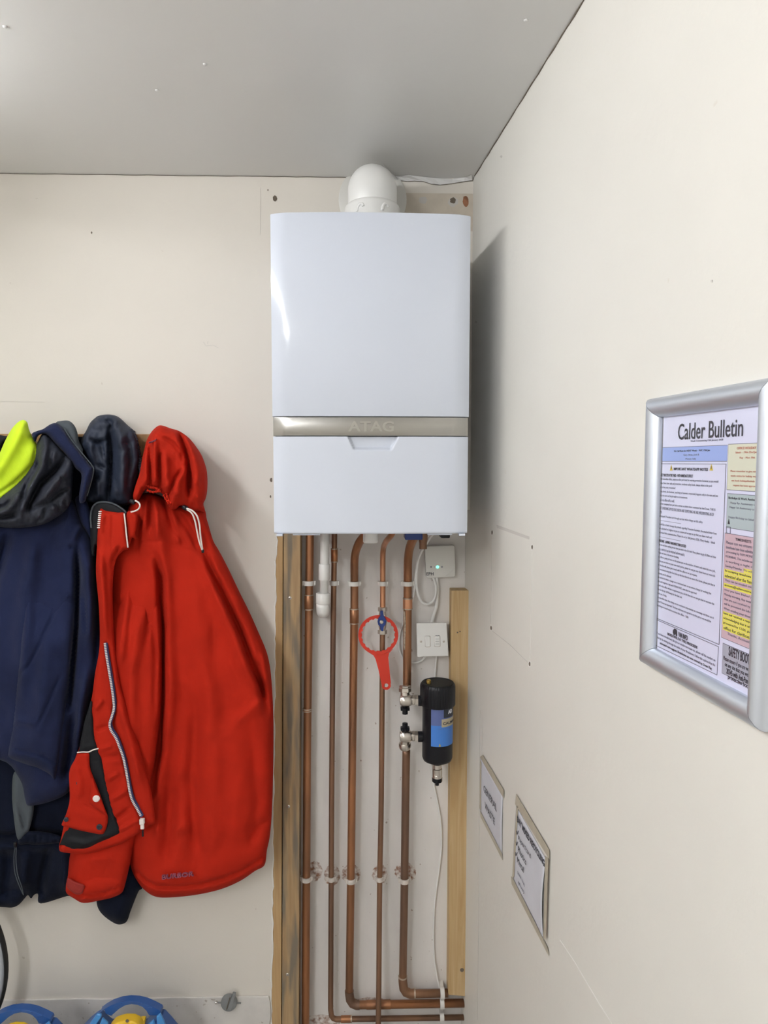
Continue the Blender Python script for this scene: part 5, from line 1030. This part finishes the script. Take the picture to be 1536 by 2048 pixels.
# ================================================================== LOW THINGS
# blue reels with moulded handles
RY = -.17
def reel(cx, topy, label):
    tp = at(cx, topy, RY); R_o = .150; X0, Z0 = tp.x, R_o*.985
    t = thing('plastic_reel', (X0, RY, 0), label, 'reel', 'blue plastic reels on the floor'); H = tp.z
    def P(px, py, Y=RY): q_ = at(px, py, Y); return Vector((q_.x-at(263, topy, RY).x+X0, Y, q_.z))
    # handle arch
    def arch(n=28):
        pts = []
        for i in range(n+1):
            a_ = math.radians(205)-math.radians(230)*i/n; pts.append((a_))
        return pts
    outer = [(205,2013),(214,2006),(228,1998),(246,1992),(263,1990),(280,1991),(296,1995),(312,2002),(325,2009),(327,2014),(322,2018)]
    inner = [(298,2031),(293,2022),(285,2014),(275,2010),(263,2008.5),(250,2011),(238,2018),(229,2026),(222,2032),(212,2028),(208,2020)]
    dy = topy-1990
    O3 = [P(x, y+dy, RY+.011) for x, y in outer]+[P(x, y+dy, RY-.011) for x, y in inner]
    MB().prism([Vector((q_.x, RY-.011, q_.z)) for q_ in O3], (0,.022,0)).build('handle', 'reel_blue', t, bevel=.005, seg=3)
    for (a_, b_) in (((243,1993.5),(243,2008)),((263,1991),(263,2007)),((284,1993),(280,2008)),((304,2001),(293,2015))):
        MB().tube([P(a_[0], a_[1]+dy+14, RY-.0115), P(b_[0], b_[1]+dy, RY-.0115)], .0010, 6).build('grip_groove', 'reel_blue', t)
    # round body: ring of shoulders around the hub
    L = P(160, 2056+dy); Rr = P(366, 2056+dy); bodypts = [(160,2056),(170,2044),(184,2030),(196,2020),(206,2014),(216,2026),(226,2034),(240,2036),(263,2037),(284,2036),(297,2034),(304,2024),(325,2014),(332,2016),(345,2030),(358,2046),(366,2060)]
    B3 = [P(x, y+dy, RY+.02) for x, y in bodypts]; B3 = [Vector((q_.x, RY, q_.z)) for q_ in B3]; cb = P(263, 2048+dy); half = (B3[-1].x-B3[0].x)/2; xm_ = (B3[-1].x+B3[0].x)/2; zside = B3[-1].z
    low = []
    for i in range(1, 24):
        a_ = math.pi*i/24; low.append(Vector((xm_+half*math.cos(a_)*(1.0+.12*math.sin(a_)), RY, max(.001, zside*(1-math.sin(a_)**.8)+.0))))
    MB().prism([q_+Vector((0,-.030,0)) for q_ in B3+low], (0,.050,0)).build('body', 'reel_blue', t, bevel=.007, seg=3)
    for quad in ([(178,2050),(193,2029),(202,2030),(203,2034),(188,2056)], [(196,2056),(204,2037),(216,2048),(212,2058)], [(312,2034),(320,2028),(328,2044),(332,2058),(315,2058)], [(296,2050),(307,2040),(312,2058),(292,2058)]):
        MB().prism([P(x, y+dy, RY-.036) for x, y in quad], (0,.008,0)).build('light_panel', 'reel_light', t, bevel=.003, seg=2)
    hubp = [(220,2060),(222,2048),(230,2039),(240,2035),(252,2032),(268,2032.5),(278,2037),(284,2044),(286,2060)]
    MB().prism([Vector((P(x, y+dy, RY-.03).x, RY-.048, P(x, y+dy, RY-.03).z)) for x, y in hubp], (0,.030,0)).build('hub', 'reel_yellow', t, bevel=.005, seg=3)
    p_ = P(254.5, 2041.5+dy, RY-.049); MB().lathe(p_, (0,-1,0), [(0,.0042),(.001,.0042)], 14).build('hub_hole', 'crack', t)
    mb = MB()
    for k_, x in enumerate((244, 258, 273, 287)):
        c_ = P(x, 2034+dy, RY-.010); mb.box((c_.x-.007, RY-.022, c_.z-.012), (c_.x+.007, RY-.008, c_.z+.001+(k_ % 2)*.0015))
    mb.build('ratchet_crown', 'reel_yellow', t, bevel=.003)
    return t
reel(263, 1990, 'blue plastic reel with arched handle and yellow hub, standing nearer the pipes')
rl2 = reel(43, 2002, 'blue plastic reel with arched handle and yellow hub, at the far left under the coats')

# wheel leaning at the far left
WYc = -.10; wc = at(-233, 1925, WYc); wr_ = abs(at(15, 1925, WYc).x-wc.x); wc.z = wr_
t = thing('spoked_wheel', (wc.x, WYc, 0), 'grey rimmed wheel with thin black tyre, only its edge showing at far left', 'wheel')
def torus(c, R, r, mat, name, par, sy=1, n=96, m2=12):
    vs = []; fs = []
    for i in range(n):
        t_ = 2*math.pi*i/n
        for j in range(m2):
            a_ = 2*math.pi*j/m2; rr = R+r*math.cos(a_); vs.append((c.x+rr*math.cos(t_), c.y+r*sy*math.sin(a_), c.z+rr*math.sin(t_)))
    for i in range(n):
        for j in range(m2): fs.append((i*m2+j, i*m2+(j+1) % m2, ((i+1) % n)*m2+(j+1) % m2, ((i+1) % n)*m2+j))
    return MB().add(vs, fs).build(name, mat, par, smooth=True)
torus(wc, wr_-.0035, .0035, 'black_rubber', 'tyre', t, 3.0); torus(wc, wr_-.014, .009, 'grey_rim', 'rim', t, 1.2); torus(wc, wr_-.027, .004, 'black_rubber', 'inner_band', t, 2.0)
MB().lathe((wc.x, WYc+.04, wc.z), (0,-1,0), [(0,.018),(.01,.03),(.07,.03),(.08,.018)], 24).build('hub', 'alu', t, auto=40)
for i in range(18):
    a_ = 2*math.pi*i/18; e_ = Vector((math.cos(a_), 0, math.sin(a_))); MB().tube([wc+e_*.028+Vector((0,.02*(-1)**i,0)), wc+e_*(wr_-.026)], .0012, 6).build('spoke', 'alu', t)

# grey cable clamp on the skirting
g_ = at(458, 2005, -.012)
t = thing('cable_clamp', (g_.x, -.006, g_.z-.02), 'round grey plastic clamp with a screw through it, on the skirting', 'clamp')
MB().lathe((g_.x, -.006, g_.z), (0,-1,0), [(0,.0225),(.010,.0225),(.014,.0205),(.0155,.016),(.0155,.001)], 40).build('base', 'grey_plastic', t, auto=40)
a_ = at(468, 1988, -.024); b_ = at(458, 2022, -.024); d_ = (b_-a_).normalized(); n_ = Vector((d_.z, 0, -d_.x)); w_ = .0068
q = [a_-n_*w_*.8, a_+n_*w_*.6, b_+n_*w_*1.2+Vector((.003,0,.004)), b_-n_*w_]
MB().prism(q, (0,.010,0)).build('strap', 'grey_plastic', t, bevel=.002)
MB().tube([at(460,1995,-.0225), at(453,2019,-.0225)], .0014, 6).build('slot', 'crack', t)
MB().tube([at(436,2005,-.016), at(482,2006,-.016)], .0022, 10).build('screw_shank', 'grey_plastic', t, smooth=True)
p = at(434,2005,-.016); MB().lathe(p, (-1,0,0), [(0,.0025),(.001,.0045),(.0035,.0045),(.0045,.0025)], 16).build('screw_head', 'nickel', t, auto=40)
